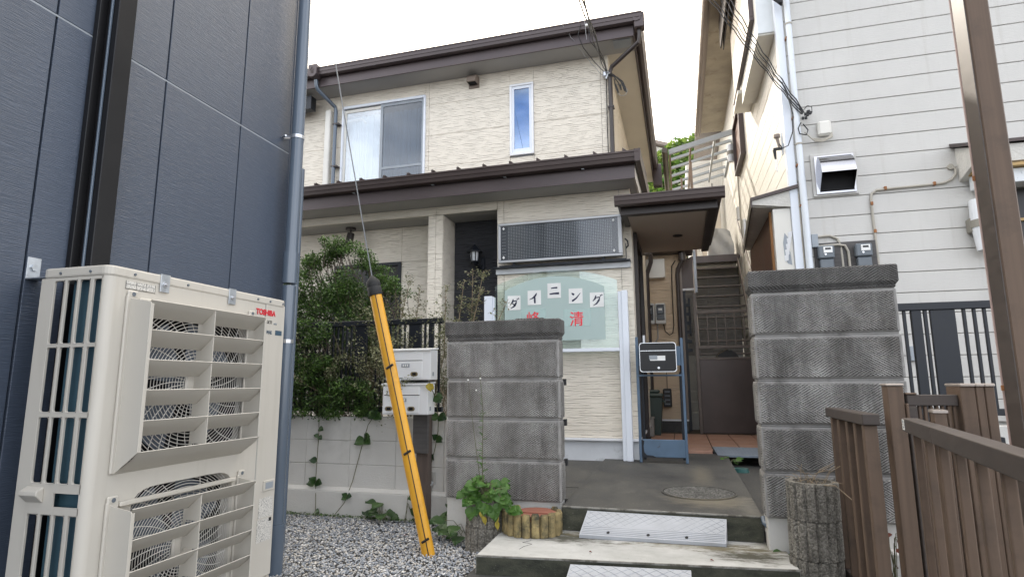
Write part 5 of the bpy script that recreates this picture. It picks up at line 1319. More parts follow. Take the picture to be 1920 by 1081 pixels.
def stroke(mb, pts, P0, s, y):
    """brush stroke: pts (x, z, width)"""
    L = []; Rr = []
    for i, (a, b_, w_) in enumerate(pts):
        a0 = pts[max(i - 1, 0)]; a1 = pts[min(i + 1, len(pts) - 1)]
        dx, dz = a1[0] - a0[0], a1[1] - a0[1]; l = math.hypot(dx, dz) or 1; nx, nz_ = -dz / l, dx / l
        L.append((P0[0] + (a + nx * w_ / 2) * s, y, P0[1] + (b_ + nz_ * w_ / 2) * s)); Rr.append((P0[0] + (a - nx * w_ / 2) * s, y, P0[1] + (b_ - nz_ * w_ / 2) * s))
    n = len(pts); mb.add(L + Rr, [(i, i + 1, n + i + 1, n + i) for i in range(n - 1)])
GL = {
 'da': [[(.42, .88, .05), (.36, .62, .10), (.12, .34, .03)], [(.36, .68, .05), (.72, .72, .08), (.66, .50, .10), (.48, .22, .09), (.16, .04, .02)], [(.34, .48, .04), (.56, .34, .10), (.64, .26, .05)], [(.76, .92, .03), (.82, .80, .07)], [(.88, .97, .03), (.94, .86, .07)]],
 'i': [[(.70, .92, .05), (.60, .72, .10), (.36, .50, .07), (.06, .38, .02)], [(.52, .62, .08), (.53, .32, .10), (.54, .05, .09)]],
 'ni': [[(.22, .76, .05), (.50, .80, .07), (.78, .80, .09)], [(.08, .26, .07), (.50, .30, .09), (.92, .30, .12)]],
 'n': [[(.14, .80, .04), (.30, .68, .12), (.36, .62, .06)], [(.16, .14, .10), (.24, .14, .10), (.56, .36, .07), (.90, .78, .02)]],
 'gu': [[(.42, .90, .05), (.34, .62, .09), (.14, .42, .03)], [(.36, .70, .05), (.74, .74, .08), (.66, .48, .10), (.46, .20, .08), (.16, .04, .02)], [(.78, .93, .03), (.84, .82, .07)], [(.89, .98, .03), (.95, .88, .07)]],
}
cards = [('da', -1.796, 1.882, -1.648, 2.042), ('i', -1.568, 1.930, -1.418, 2.089), ('ni', -1.346, 1.995, -1.198, 2.158), ('n', -1.114, 1.928, -.965, 2.089), ('gu', -.889, 1.879, -.741, 2.036)]
for key, xa, za, xb, zb in cards:
    c = build('letter_card', MB().box(xa, 6.0885, za, xb, 6.0905, zb, .0005), 'label_white', t)
    mb = MB()
    for st in GL[key]: stroke(mb, [(p[0], p[1], p[2] * 1.55 + .012) for p in st], (xa + (xb - xa) * .09, za + (zb - za) * .08), (xb - xa) * .84, 6.0878)
    build('letter', mb, 'ink', c)
for ch, cx, cz, in (('峰', 1.0, 0), ('清', 0, 0)):
    xa, za, xb, zb = (-1.645, 1.699, -1.369, 1.887) if ch == '峰' else (-1.177, 1.685, -.885, 1.867)
    c = build('character_plate', MB().box(xa, 6.0895, za, xb, 6.0912, zb, .0004), 'plate_film', t)
    text('character', ch, c, ((xa + xb) / 2 - .002, 6.0888, za + .018), (1, 0, 0), (0, 0, 1), .165, 'kanji_red', off=.0012, align='CENTER', extrude=.0004, sx=.95)
# wall lantern and spotlight
t = thing('wall_lantern', 'small black lantern with peaked roof on the dark siding', 'lantern', (-2.31, 6.5, 2.5))
build('roof', MB().cyl((-2.315, 6.46), .095, 2.655, 2.745, 6, .012).cyl((-2.315, 6.46), .1, 2.648, 2.655, 6).tube([(-2.315, 6.46, 2.745), (-2.315, 6.46, 2.775)], .008, 6), 'black_metal', t)
build('glass', MB().cyl((-2.315, 6.46), .042, 2.54, 2.648, 6, .055), 'lamp_glass', t)
g = MB()
for k in range(6):
    a = 2 * math.pi * k / 6; g.tube([(-2.315 + .045 * math.cos(a), 6.46 + .045 * math.sin(a), 2.54), (-2.315 + .058 * math.cos(a), 6.46 + .058 * math.sin(a), 2.65)], .006, 5)
build('cage', g, 'black_metal', t)
build('base', MB().cyl((-2.315, 6.46), .062, 2.525, 2.54, 6, .05).cyl((-2.315, 6.46), .02, 2.49, 2.525, 6, .05).tube([(-2.315, 6.46, 2.5), (-2.27, 6.54, 2.47), (-2.25, 6.575, 2.52)], .014, 8).box(-2.28, 6.56, 2.45, -2.22, 6.579, 2.60, .01), 'black_metal', t)
t = thing('ceiling_spotlight', 'dark adjustable spotlight under the recessed porch ceiling', 'spotlight', (-3.96, 6.42, 2.84))
build('mount', MB().cyl((-3.99, 6.42), .065, 3.045, 3.071, 18), 'brown_metal', t, smooth=True)
build('arm', MB().tube([(-3.99, 6.42, 3.045), (-3.99, 6.42, 3.0)], .012, 8), 'brown_metal', t)
build('head', MB().tube([(-3.985, 6.42, 3.0), (-4.005, 6.40, 2.845)], [.045, .05], 18), 'brown_metal', t, smooth=True)

# ================================================================== POSTBOX ON BLUE STAND
t = thing('postbox_stand', 'worn blue steel stand with a low blue panel carrying the black postbox', 'stand', (-.2, 6.0, .33))
yl = 6.02
build('leg', MB().box(-.432, yl, .325, -.405, yl + .03, 1.55, .003), 'blue_steel', t)
build('leg', MB().box(.005, yl, .325, .03, yl + .03, 1.53, .003), 'blue_steel', t)
build('leg', MB().box(-.405, yl + .25, .325, -.38, yl + .28, 1.2, .003), 'black_metal', t)
build('leg', MB().box(-.02, yl + .25, .325, .005, yl + .28, 1.2, .003), 'black_metal', t)
bx('wing_plate', t, -.405, yl + .005, 1.26, -.36, yl + .012, 1.45, 'blue_steel'); bx('wing_plate', t, -.045, yl + .005, 1.26, .005, yl + .012, 1.45, 'blue_steel')
build('cross_bar', MB().box(-.405, yl - .002, 1.155, .005, yl + .022, 1.172, .002), 'blue_steel', t)
build('lower_panel', MB().box(-.40, yl - .004, .375, .005, yl + .02, .545, .006), 'blue_steel', t)
build('panel_chip', MB().prism([(-.402, .375), (-.27, .375), (-.30, .392), (-.36, .397), (-.382, .42), (-.388, .48), (-.38, .53), (-.402, .54)], 'y', yl - .006, yl - .0045), 'black_metal', t)
build('foot', MB().cyl((-.418, yl + .015), .015, .322, .336, 10).cyl((.017, yl + .015), .015, .322, .336, 10), 'rubber', t)
t = thing('postbox', 'black postbox with silver rim and white name label on the blue stand', 'postbox', (-.2, 5.95, 1.2))
rp = rrect(-.385, -.035, 1.195, 1.480, .028)
build('body', MB().prism(rp, 'y', yl - .14, yl - .003), 'black_plastic', t)
V = [(x, yl - .146, z) for x, z in rp]; cx, cz = -.21, 1.3375
inn = [(cx + (x - cx) * .968, yl - .146, cz + (z - cz) * .962) for x, z in rp]
V2 = [(x, yl - .1405, z) for x, z in rp]; n = len(rp)
build('rim', MB().add(V + inn + V2, [(k, (k + 1) % n, n + (k + 1) % n, n + k) for k in range(n)] + [(2 * n + k, 2 * n + (k + 1) % n, (k + 1) % n, k) for k in range(n)]), 'silver', t)
build('flap_line', MB().box(-.378, yl - .1435, 1.398, -.042, yl - .1402, 1.404), 'silver', t)
build('name_label', MB().box(-.285, yl - .1425, 1.305, -.14, yl - .1402, 1.352), 'label_white', t)
build('name_tag', MB().box(-.292, yl - .1445, 1.318, -.215, yl - .1426, 1.356), 'tag_gray', t)
build('lock', MB().tube([(-.205, yl - .1402, 1.235), (-.205, yl - .150, 1.235)], .011, 14), 'silver', t)

# ================================================================== GROUND ITEMS
t = thing('manhole_cover', 'round pebbled concrete manhole cover set in the dark path', 'manhole cover', (.08, 4.59, .304))
build('cover', MB().cyl((.08, 4.59), .245, .302, .3125, 48), 'manhole', t)
g = MB()
for k in range(48):
    a0 = 2 * math.pi * k / 48; a1 = 2 * math.pi * (k + 1) / 48
    g.hexa([(.08 + r * math.cos(a), 4.59 + r * math.sin(a), z) for z in (.302, .314) for r, a in ((.252, a0), (.252, a1), (.262, a1), (.262, a0))])
build('ring', g, 'concrete_dark', t)
g = MB(); g.rnd = []; rg = random.Random(8)
for _ in range(900):
    r = .235 * math.sqrt(rg.random()); a = rg.uniform(0, 6.283); x, y = .08 + r * math.cos(a), 4.59 + r * math.sin(a); s = rg.uniform(.003, .007)
    g.add([(x + s, y, .312), (x, y + s, .312), (x - s, y, .312), (x, y - s, .312), (x, y, .312 + s * .6)], [(0, 1, 4), (1, 2, 4), (2, 3, 4), (3, 0, 4)]); q = rg.random(); g.rnd += [q] * 4
build('pebbles', g, 'manhole', t, kind='stuff')
build('key_slot', MB().box(.05, 4.585, .3126, .10, 4.597, .3135), 'hole_dark', t)

def lattice_ramp(name, label, corners, zf, mat, rows_y=4, cols=15, holes=True, group=None):
    """corners: front-left, front-right, back-right, back-left (x,y,z top)"""
    fl, fr, br, bl = [Vector(c) for c in corners]
    t = thing(name, label, 'ramp', tuple((fl + br) / 2 * 1.0)[:2] + (zf,), group)
    n = (fr - fl).cross(bl - fl).normalized()
    def at(u, v, h=0): return fl.lerp(fr, u).lerp(bl.lerp(br, u), v) + n * h
    drop = lambda p: Vector((p.x, p.y, zf))
    build('body', MB().hexa([drop(fl), drop(fr), drop(br), drop(bl), fl, fr, br, bl]), mat, t)
    vsplit = .34 if holes else 0.06
    g = MB()
    if holes:
        for v in (.06, .125, .19, .26, .33): 
            g.hexa([at(.01, v), at(.99, v), at(.99, v + .022), at(.01, v + .022), at(.01, v + .003, .003), at(.99, v + .003, .003), at(.99, v + .019, .003), at(.01, v + .019, .003)])
    W = (fr - fl).length; L = (bl - fl).length
    du = 1.0 / cols
    for s in (1, -1):
        for i in range(-cols, cols * 2):
            u0 = i * du; span = (1 - vsplit) * L / W * 1.0 * s
            a, b = [u0, vsplit + .02], [u0 + span * 1.25, .985]
            # clip to 0.01..0.99
            if a[0] > b[0]: a, b = b, a
            if b[0] < .012 or a[0] > .988: continue
            if a[0] < .012: k = (.012 - a[0]) / (b[0] - a[0]); a = [.012, a[1] + (b[1] - a[1]) * k]
            if b[0] > .988: k = (.988 - a[0]) / (b[0] - a[0]); b = [.988, a[1] + (b[1] - a[1]) * k]
            if abs(b[0] - a[0]) < .004: continue
            hw = .0022 / L * L / 1
            g.add([at(a[0] - .003, a[1]), at(a[0] + .003, a[1]), at(b[0] + .003, b[1]), at(b[0] - .003, b[1]), at(a[0], a[1], .0020), at(b[0], b[1], .0020)], [(0, 4, 5, 3), (1, 2, 5, 4)])
    build('tread_ribs', g, mat, t)
    if holes:
        for u in (.2, .48, .74):
            p = at(u, .13, .0035); e1 = (fr - fl).normalized() * .010; e2 = (bl - fl).normalized() * .010
            build('bolt_hole', MB().add([p + e1 * math.cos(a) + e2 * math.sin(a) for a in [2 * math.pi * k / 12 for k in range(12)]], [tuple(range(12))]), 'hole_dark', t)
    return t
lattice_ramp('step_ramp', 'pale grey plastic ramp with diamond tread leaning on the upper concrete step', [(-.655, 3.765, .172), (.205, 3.785, .170), (.222, 3.926, .277), (-.625, 3.926, .283)], .152, 'ramp_plastic')
lattice_ramp('step_ramp', 'grey ramp plate on the pavement below the pale step, cut by the bottom edge', [(-.62, 3.00, .07), (.0, 3.02, .07), (.0, 3.33, .14), (-.62, 3.27, .14)], .051, 'ramp_plastic', cols=9, holes=False)
lattice_ramp('step_ramp', 'blue grey ramp plate with diamond tread against the terracotta step', [(.33, 6.72, .335), (.95, 6.72, .335), (.96, 7.15, .375), (.30, 7.15, .375)], .315, 'ramp_blue', cols=9, holes=False)
t = thing('floor_drain', 'small green round drain cap beside the concrete path', 'floor drain', (.52, 6.4, .22))
build('lid', MB().cyl((.52, 6.35), .075, .225, .255, 24, .07), 'lid_green', t)
build('rim', MB().cyl((.52, 6.35), .082, .215, .228, 24), 'lid_green', t)
t = thing('drain_pipe', 'dark blue elbowed drain pipe from the path corner to the cylinder planter', 'pipe', (.5, 3.88, .2))
build('pipe', MB().tube([(.43, 3.925, .30), (.433, 3.90, .272), (.445, 3.88, .262), (.50, 3.86, .258), (.555, 3.85, .25), (.575, 3.84, .235), (.58, 3.83, .19), (.58, 3.83, .06)], .017, 12), 'pipe_navy', t, smooth=True)
build('joint', MB().tube([(.505, 3.858, .257), (.511, 3.856, .2565)], .0185, 12), 'tag_gray', t)

# planters
def ribbed_planter(c, r, z0, rings, hgt, label, nr=15, depth=.011, tilt=0):
    t = thing('cylinder_planter', label, 'planter', (c[0], c[1], z0), 'rough ribbed stone planters')
    z = z0
    for q in range(rings):
        V = []; n = nr * 6
        for zz, sc in ((z, .985), (z + .008, 1), (z + hgt - .012, 1), (z + hgt - .003, .985)):
            for k in range(n):
                a = 2 * math.pi * k / n + q * .03; g_ = 1 if (k % 6) != 0 else 0
                rr = (r + (random.uniform(-.002, .002)) - (0 if g_ else depth)) * sc
                V.append((c[0] + rr * math.cos(a) + .004 * q, c[1] + rr * math.sin(a), zz))
        F = [(j * n + k, j * n + (k + 1) % n, (j + 1) * n + (k + 1) % n, (j + 1) * n + k) for j in range(3) for k in range(n)]
        inner = []
        for zz in (z + hgt - .003, z + hgt - .06):
            for k in range(n):
                a = 2 * math.pi * k / n + q * .03; inner.append((c[0] + (r - .035) * math.cos(a) + .004 * q, c[1] + (r - .035) * math.sin(a), zz))
        o = len(V); V += inner
        F += [(3 * n + k, 3 * n + (k + 1) % n, o + (k + 1) % n, o + k) for k in range(n)] + [(o + k, o + (k + 1) % n, o + n + (k + 1) % n, o + n + k) for k in range(n)]
        build('ring', MB().add(V, F), 'planter_stone', t); z += hgt
    build('soil', MB().cyl((c[0] + .004 * (rings - 1), c[1]), r - .034, z - .08, z - .045, 20), 'soil', t)
    return t, z
ribbed_planter((-1.30, 3.875), .135, .0, 2, .172, 'rough brown cylinder planter overflowing with green weeds, beside the left pillar')
ribbed_planter((.635, 3.56), .128, .0, 3, .192, 'tall rough grey cylinder planter with dry grass, in front of the right pillar')
t = thing('palisade_planter', 'round yellow planter of concrete palisade stubs on the pale step', 'planter', (-.975, 3.82, .152))
cc = (-.972, 3.835); rr = .178
for k in range(19):
    a = R(-90) + 2 * math.pi * (k - 0) / 19
    if 5 <= k <= 14 and k not in (5, 6, 13, 14): 
        if k in (8, 9, 10, 11): continue
    x, y = cc[0] + rr * math.cos(a), cc[1] + rr * math.sin(a) * .86
    nrm = Vector((math.cos(a), math.sin(a), 0)); tg = Vector((-math.sin(a), math.cos(a), 0))
    P = [(-.026, 0), (-.020, .013), (0, .019), (.020, .013), (.026, 0), (.024, -.016), (-.024, -.016)]
    V = []
    h = .138 + random.uniform(-.004, .004)
    for zz, s in ((.152, 1), (.152 + h - .012, 1), (.152 + h, .72)):
        for u, v in P: q = Vector((x, y, zz)) + tg * u * s + nrm * v * s; V.append(q)
    F = [(j * 7 + i, j * 7 + (i + 1) % 7, (j + 1) * 7 + (i + 1) % 7, (j + 1) * 7 + i) for j in range(2) for i in range(7)] + [tuple(range(14, 21))]
    build('stub', MB().add(V, F), 'yellow_stone', t)
build('soil', MB().cyl(cc, .15, .153, .235, 20), 'soil', t)
build('clay_saucer', MB().cyl((cc[0] + .02, cc[1] + .02), .125, .235, .262, 24, .135).cyl((cc[0] + .02, cc[1] + .02), .14, .255, .272, 24), 'red_clay', t)
build('clay_bar', MB().box(-1.05, 3.80, .272, -.86, 3.815, .282, .002), 'red_clay', t)

# ================================================================== BROWN GATE AND FENCES
t = thing('short_fence', 'short brown aluminium fence panel of four slats in front of the right pillar', 'fence panel', (.8, 3.3, .1), 'brown aluminium fence pieces')
build('top_rail', MB().box(.765, 2.98, .905, .835, 3.68, .955, .004), 'alu_brown_dark', t)
build('bottom_rail', MB().box(.775, 2.98, .10, .825, 3.74, .135, .003), 'alu_brown_dark', t)
for y in (3.0, 3.14, 3.28, 3.44, 3.58): piece('slat', t, .772, y, .135, .828, y + .035, .905, 'alu_brown', .004)
build('foot', MB().box(.78, 3.1, .05, .82, 3.16, .10).box(.78, 3.6, .0, .82, 3.66, .10), 'alu_brown_dark', t)
t = thing('gate_post', 'square brown gate post with pale cap nearest the right stone pillar', 'gate post', (.9, 3.05, .0), 'brown gate posts')
build('post', MB().box(.880, 3.0, .0, .945, 3.075, 1.075, .004), 'alu_brown', t)
build('cap', MB().box(.876, 2.996, 1.0755, .949, 3.079, 1.087, .004), 'alu_cap', t)
build('hinge', MB().box(.946, 2.99, .93, .957, 3.02, 1.0, .003).box(.946, 2.99, .20, .957, 3.02, .27, .003), 'alu_brown', t)
t = thing('gate_post', 'wide brown gate post with three-part pale cap beside the brown carport post', 'gate post', (1.2, 3.05, .0), 'brown gate posts')
for i, (a, b_) in enumerate(((1.158, 1.215), (1.217, 1.248), (1.250, 1.286))):
    build('post', MB().box(a, 3.0, .0, b_, 3.14, 1.072, .003), 'alu_brown', t)
    build('cap', MB().box(a - .001, 2.992, 1.0725, b_ + .001, 3.148, 1.086, .003), 'alu_cap', t)
build('latch', MB().box(1.289, 3.02, .70, 1.31, 3.06, .86, .003).tube([(1.31, 3.04, .78), (1.34, 3.04, .78)], .02, 10), 'black_metal', t)
t = thing('small_gate', 'brown aluminium gate with narrow slats between the two gate posts', 'gate', (1.05, 3.05, .1))
build('top_rail', MB().box(.96, 3.02, .99, 1.156, 3.06, 1.038, .003), 'alu_brown_dark', t)
build('stile', MB().box(.959, 3.02, .12, .998, 3.06, .989, .003), 'alu_brown_dark', t)
build('corner_cap', MB().box(.955, 3.015, 1.0385, 1.0, 3.065, 1.046, .002), 'alu_brown', t)
for i in range(7): piece('slat', t, 1.005 + i * .022, 3.03, .155, 1.017 + i * .022, 3.05, .989, 'alu_brown', .002)
build('bottom_rail', MB().box(.999, 3.02, .12, 1.156, 3.06, .154, .003), 'alu_brown_dark', t)
build('clasp', MB().box(1.06, 3.015, .70, 1.095, 3.029, .725, .002), 'alu_cap', t)
t = thing('near_fence', 'brown aluminium fence with broad angled slats running out of the right edge', 'fence', (.77, 2.0, .1), 'brown aluminium fence pieces')
fa, fb = Vector((.872, 2.735, 0)), Vector((.60, 1.02, 0))
dv = (fb - fa).normalized(); nv_ = Vector((dv.y, -dv.x, 0))
def fbox(u0, u1, w0, w1, z0, z1):
    p = [fa + dv * u + nv_ * w for u, w in ((u0, w0), (u1, w0), (u1, w1), (u0, w1))]
    return MB().hexa([(q.x, q.y, z0) for q in p] + [(q.x, q.y, z1) for q in p])
Lf = (fb - fa).length
build('top_rail', fbox(0, .52, -.028, .028, .900, .952), 'alu_brown_dark', t, bevel=.003)
build('top_rail', fbox(.522, Lf, -.028, .028, .900, .952), 'alu_brown_dark', t, bevel=.003)
build('bottom_rail', fbox(0, Lf, -.02, .02, .08, .115), 'alu_brown_dark', t)
k = 0
u = .10
while u < Lf - .05:
    build('slat', fbox(u, u + .022, -.014, .012, .115, .900), 'alu_brown', t, bevel=.004); u += .205
lb = fbox(.012, .055, -.0295, -.0282, .912, .946) if 0 else fbox(.012, .060, .0282, .0295, .912, .946)
for s in (1, -1):
    w_ = .0286 * s
    build('warning_sticker', fbox(.012, .060, min(w_, w_ + .001 * s), max(w_, w_ + .001 * s), .908, .927), 'label_white', t)
    build('warning_sticker', fbox(.012, .060, min(w_, w_ + .001 * s), max(w_, w_ + .001 * s), .929, .948), 'label_white', t)
    w2 = .0298 * s
    build('sticker_mark', fbox(.026, .046, min(w2, w2 + .0006 * s), max(w2, w2 + .0006 * s), .913, .922), 'tag_gray', t)
    build('sticker_mark', fbox(.026, .046, min(w2, w2 + .0006 * s), max(w2, w2 + .0006 * s), .934, .943), 'tag_gray', t)
build('end_post', fbox(.20, .27, -.07, -.035, .0, .985), 'alu_brown', t)
build('end_cap', fbox(.195, .275, -.075, -.030, .9855, .995), 'alu_cap', t)
t = thing('carport_post', 'tall brown square carport post rising out of the top right of the photo', 'post', (1.22, 2.6, .0))
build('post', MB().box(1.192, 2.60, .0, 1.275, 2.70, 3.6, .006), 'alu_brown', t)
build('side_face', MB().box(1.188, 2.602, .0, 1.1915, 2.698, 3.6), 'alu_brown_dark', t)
cp = build('copper_pipe', MB().tube([(1.190, 2.71, 3.6), (1.190, 2.71, .0)], .0045, 8), 'copper_line', t)
for z in (1.06, 1.9): build('saddle', MB().box(1.180, 2.700, z, 1.197, 2.704, z + .02), 'rust', cp)

# ================================================================== CABLES
def sag(a, b, s, n=14):
    a, b = Vector(a), Vector(b); return [a.lerp(b, i / n) - Vector((0, 0, s * 4 * (i / n) * (1 - i / n))) for i in range(n + 1)]
def twist(P, r, k, ph=0):
    out = []
    for i, p in enumerate(P): out.append(p + Vector((r * math.cos(i * k + ph), 0, r * math.sin(i * k + ph))))
    return out
t = thing('house_drop_cable', 'bundle of black service cables from the sky to the upper corner of the dining house', 'cables', (-.7, 7.0, 5.0))
E_ = Vector((-.735, 7.05, 5.05))
for q, (dx, dz, s) in enumerate(((0, 0, .0), (.012, .02, .05), (-.012, .01, .10))):
    P = [Vector((-.60 + dx, 3.4, 5.75 * .8 - .4 + dz)), Vector((-.655 + dx, 4.2, 4.22 + dz))]
    P = sag((-.62 + dx, 3.6, 4.03 + dz), E_ + Vector((dx, 0, dz)), s * .5, 16)
    build('cable', MB().tube(twist(P, .006, 1.3, q * 2), .0065, 6), 'cable', t)
build('thin_cable', MB().tube(twist(sag((-1.25, 6.6, 5.60), (-.76, 7.06, 4.98), .05, 20), .006, 2), .0028, 5), 'cable_gray', t)
build('thin_cable', MB().tube(twist(sag((-.95, 6.6, 5.66), (-.92, 6.63, 5.28), -.02, 10), .002, 2), .003, 5), 'cable_gray', t)
build('drop_loop', MB().tube([(-.99, 6.62, 5.50), (-1.03, 6.66, 5.38), (-.98, 6.75, 5.25), (-.87, 6.95, 5.15), (-.76, 7.03, 5.04)], .005, 6), 'cable', t)
build('drop_loop', MB().tube([(-.90, 6.66, 5.50), (-.89, 6.7, 5.30), (-.80, 6.85, 5.22), (-.745, 7.0, 5.15), (-.74, 7.04, 5.0)], .005, 6), 'cable', t)
build('splitter', MB().box(-.935, 6.63, 5.47, -.90, 6.66, 5.50, .003), 'label_white', t)
build('clamp', MB().box(-.78, 7.02, 4.98, -.70, 7.10, 5.05, .01).tube([(-.74, 7.04, 4.95), (-.70, 7.02, 5.02)], .02, 8), 'silver', t)
for q, (x, z) in enumerate(((-.56, 4.74), (-.52, 4.72), (-.60, 4.70), (-.50, 4.70))):
    build('tail', MB().tube([(-.74, 7.04, 5.0), (-.66 + q * .02, 6.98, 4.98 - q * .02), (x - .03, 6.98, 4.85), (x, 6.98, z + .05), (x + .01, 6.98, z)], [.006, .006, .007, .013, .009], 7), 'cable', t)
build('tail_loop', MB().tube([(-.60, 6.98, 4.72), (-.56, 6.98, 4.66), (-.50, 6.98, 4.66), (-.47, 6.98, 4.72), (-.52, 6.98, 4.80), (-.62, 7.0, 4.83)], .004, 5), 'cable_gray', t)
build('down_cable', MB().tube([(-.745, 7.09, 4.98), (-.75, 7.09, 4.4), (-.75, 7.09, 3.6)], .006, 6), 'cable', t)
t = thing('board_house_cables', 'bundle of black cables running down to the white corner pipe of the boarded house', 'cables', (1.3, 6.25, 3.8))
K = Vector((1.335, 6.25, 3.82))
for q, st in enumerate(((.50, 6.2, 5.32), (.55, 6.2, 5.30), (.585, 6.2, 5.34), (.66, 6.2, 5.31), (.70, 6.2, 5.34))):
    st = Vector(st); far = st + (st - K) * .8
    P = sag(far, K + Vector((.01 * (q - 2), 0, .012 * (q % 3))), .05 + .018 * q, 30)
    build('cable', MB().tube(twist(P, .008, 2.1, q), .0055 if q != 2 else .003, 6), 'cable', t)
g = MB(); rg = random.Random(9)
for k in range(9):
    p = K + Vector((rg.uniform(-.03, .07), rg.uniform(-.02, .02), rg.uniform(-.08, .03)))
    g.box(p.x, p.y, p.z, p.x + .025, p.y + .02, p.z + .03, .004)
build('connectors', g, 'cable', t)
build('loop', MB().tube([K + Vector(v) for v in ((.0, 0, .02), (.05, 0, .08), (.09, 0, .06), (.09, 0, 0), (.04, 0, -.03))], .004, 6), 'cable', t)
build('loop', MB().tube([(1.31, 6.24, 3.72), (1.28, 6.24, 3.66), (1.29, 6.24, 3.60), (1.35, 6.24, 3.58), (1.37, 6.24, 3.63), (1.33, 6.24, 3.70)], .006, 6), 'cable', t)
build('loop', MB().tube([(1.16, 6.22, 4.18), (1.20, 6.2, 4.02), (1.235, 6.2, 3.80), (1.22, 6.2, 3.62), (1.17, 6.22, 3.48), (1.12, 6.25, 3.47), (1.09, 6.25, 3.52)], .006, 6), 'cable', t)
for q in range(4):
    build('gray_lead', MB().tube([(1.34, 6.26, 3.62), (1.40 + q * .01, 6.27, 3.55 - q * .012), (1.50, 6.28, 3.53 - q * .008), (1.57 + q * .01, 6.29, 3.55), (1.60, 6.30, 3.60), (1.57 - q * .02, 6.32, 3.62)], .006, 6), 'conduit', t)
t = thing('cable_bracket', 'steel cable bracket with insulators on the sunlit side wall of the boarded house', 'bracket', (1.1, 6.5, 3.55))
build('plate', MB().box(1.15, 6.45, 3.48, 1.165, 6.50, 3.72).box(1.165, 6.45, 3.55, 1.18, 6.5, 3.60), 'zinc', t)
build('insulator', MB().tube([(1.105, 6.42, 3.69), (1.105, 6.42, 3.655)], .032, 12).tube([(1.105, 6.42, 3.65), (1.12, 6.42, 3.55)], [.018, .012], 8), 'gutter_tan', t)
build('clamp', MB().box(1.06, 6.41, 3.52, 1.15, 6.44, 3.545, .004).tube([(1.07, 6.42, 3.52), (1.075, 6.42, 3.42)], [.018, .01], 8), 'cable', t)
build('wire', MB().tube([(1.075, 6.42, 3.42), (1.07, 6.42, 3.30), (1.085, 6.42, 3.28), (1.09, 6.42, 3.42)], .004, 5), 'silver', t)
t = thing('top_cable_end', 'black cable ends dropping from the top edge beside the white corner pipe', 'cables', (1.2, 6.2, 5.1))
for q in range(3): build('cable', MB().tube([(1.10 + q * .05, 6.2, 5.4), (1.13 + q * .04, 6.2, 5.14), (1.19 + q * .015, 6.2, 5.07), (1.22, 6.22, 5.04)], [.006, .016, .012, .005], 7), 'cable', t)

# ================================================================== PLANTS
def branchy(mb, p, d, L, r, depth, tips, rg, spread=.6, upb=.15, seg=4, mem=None):
    p = Vector(p); d = Vector(d).normalized(); P = [p]; Rr = [r]
    for i in range(seg):
        d = (d + Vector((rg.gauss(0, .16), rg.gauss(0, .16), rg.gauss(0, .12) + upb * .3))).normalized()
        p = p + d * L / seg; P.append(p); Rr.append(r * (1 - .5 * (i + 1) / seg))
        if mem is not None and depth <= 1: mem.append(p.copy())
    mb.tube(P, Rr, 5 if r > .004 else 3, cap=False)
    if depth == 0: tips.append((p, d)); return
    for k in range(rg.choice((2, 3, 3))):
        i = rg.randint(max(1, seg - 3), seg); s = Vector((rg.gauss(0, spread), rg.gauss(0, spread), rg.gauss(0, spread * .6) + upb))
        branchy(mb, P[i], (d + s), L * rg.uniform(.6, .85), Rr[i] * .7, depth - 1, tips, rg, spread, upb, seg, mem)

# dense evergreen shrub behind and through the left fence
rg = random.Random(21)
t = thing('evergreen_shrub', 'dense dark small-leaved evergreen shrub pushing through the black fence at left', 'shrub', (-3.1, 4.8, .42))
mb = MB(); tips = []; mem = []
for k in range(7):
    branchy(mb, (-3.05 + rg.uniform(-.3, .3), 4.9 + rg.uniform(-.1, .1), .42), (rg.gauss(-.1, .3), rg.gauss(0, .2), 1), .62, .016, 3, tips, rg, .55, .2, 4, mem)
build('stems', mb, 'bark', t)
clumps = []
# clump centres: broad crown, thinner towards the right edge
for _ in range(270):
    u = rg.random(); z = .86 + 1.28 * rg.random() ** .85
    xr = -2.66 - .1 * abs(z - 1.55) if z < 1.95 else -2.85
    x = rg.uniform(-4.0, xr); y = rg.uniform(4.66, 5.25)
    clumps.append((Vector((x, y, z)), rg.uniform(.08, .17)))
for _ in range(90):   # sprays standing clear of the top outline
    x = rg.uniform(-3.65, -2.45); z = 2.13 + .22 * math.exp(-((x + 3.15) / .35) ** 2) + rg.uniform(-.05, .12) - (.2 if x > -2.7 else 0)
    clumps.append((Vector((x, rg.uniform(4.7, 5.0), z)), rg.uniform(.04, .08)))
for _ in range(150):   # through the fence, hanging over the wall
    x = rg.uniform(-3.5, -2.5); z = rg.uniform(.84, 1.25) if rg.random() < .6 else rg.uniform(1.2, 1.65)
    if x > -2.9 and z > 1.1: continue
    clumps.append((Vector((x, 4.47 + rg.uniform(-.07, .06), z)), rg.uniform(.05, .10)))
pts = []
for c, r in clumps:
    n = int(70 + 260 * (r / .17) ** 2)
    for _ in range(n):
        v = Vector((rg.gauss(0, 1), rg.gauss(0, 1), rg.gauss(0, 1))); v = v.normalized() * r * rg.uniform(.35, 1.15)
        pts.append(c + Vector((v.x * 1.25, v.y, v.z * .75)))
lv = leaves(pts, .023, rng=rg, up=.35, ratio=.62)
build('crown', lv, 'leaf_shrub', t)
mb = MB()
for c, r in clumps:
    if rg.random() < .8:
        a = c - Vector((rg.uniform(-.1, .1), -.12, .25)); mb.tube([a, a.lerp(c, .5) + Vector((rg.uniform(-.03, .03), 0, .02)), c + Vector((0, 0, r * .8))], [.005, .003, .0015], 4, cap=False)
build('twigs', mb, 'bark', t)

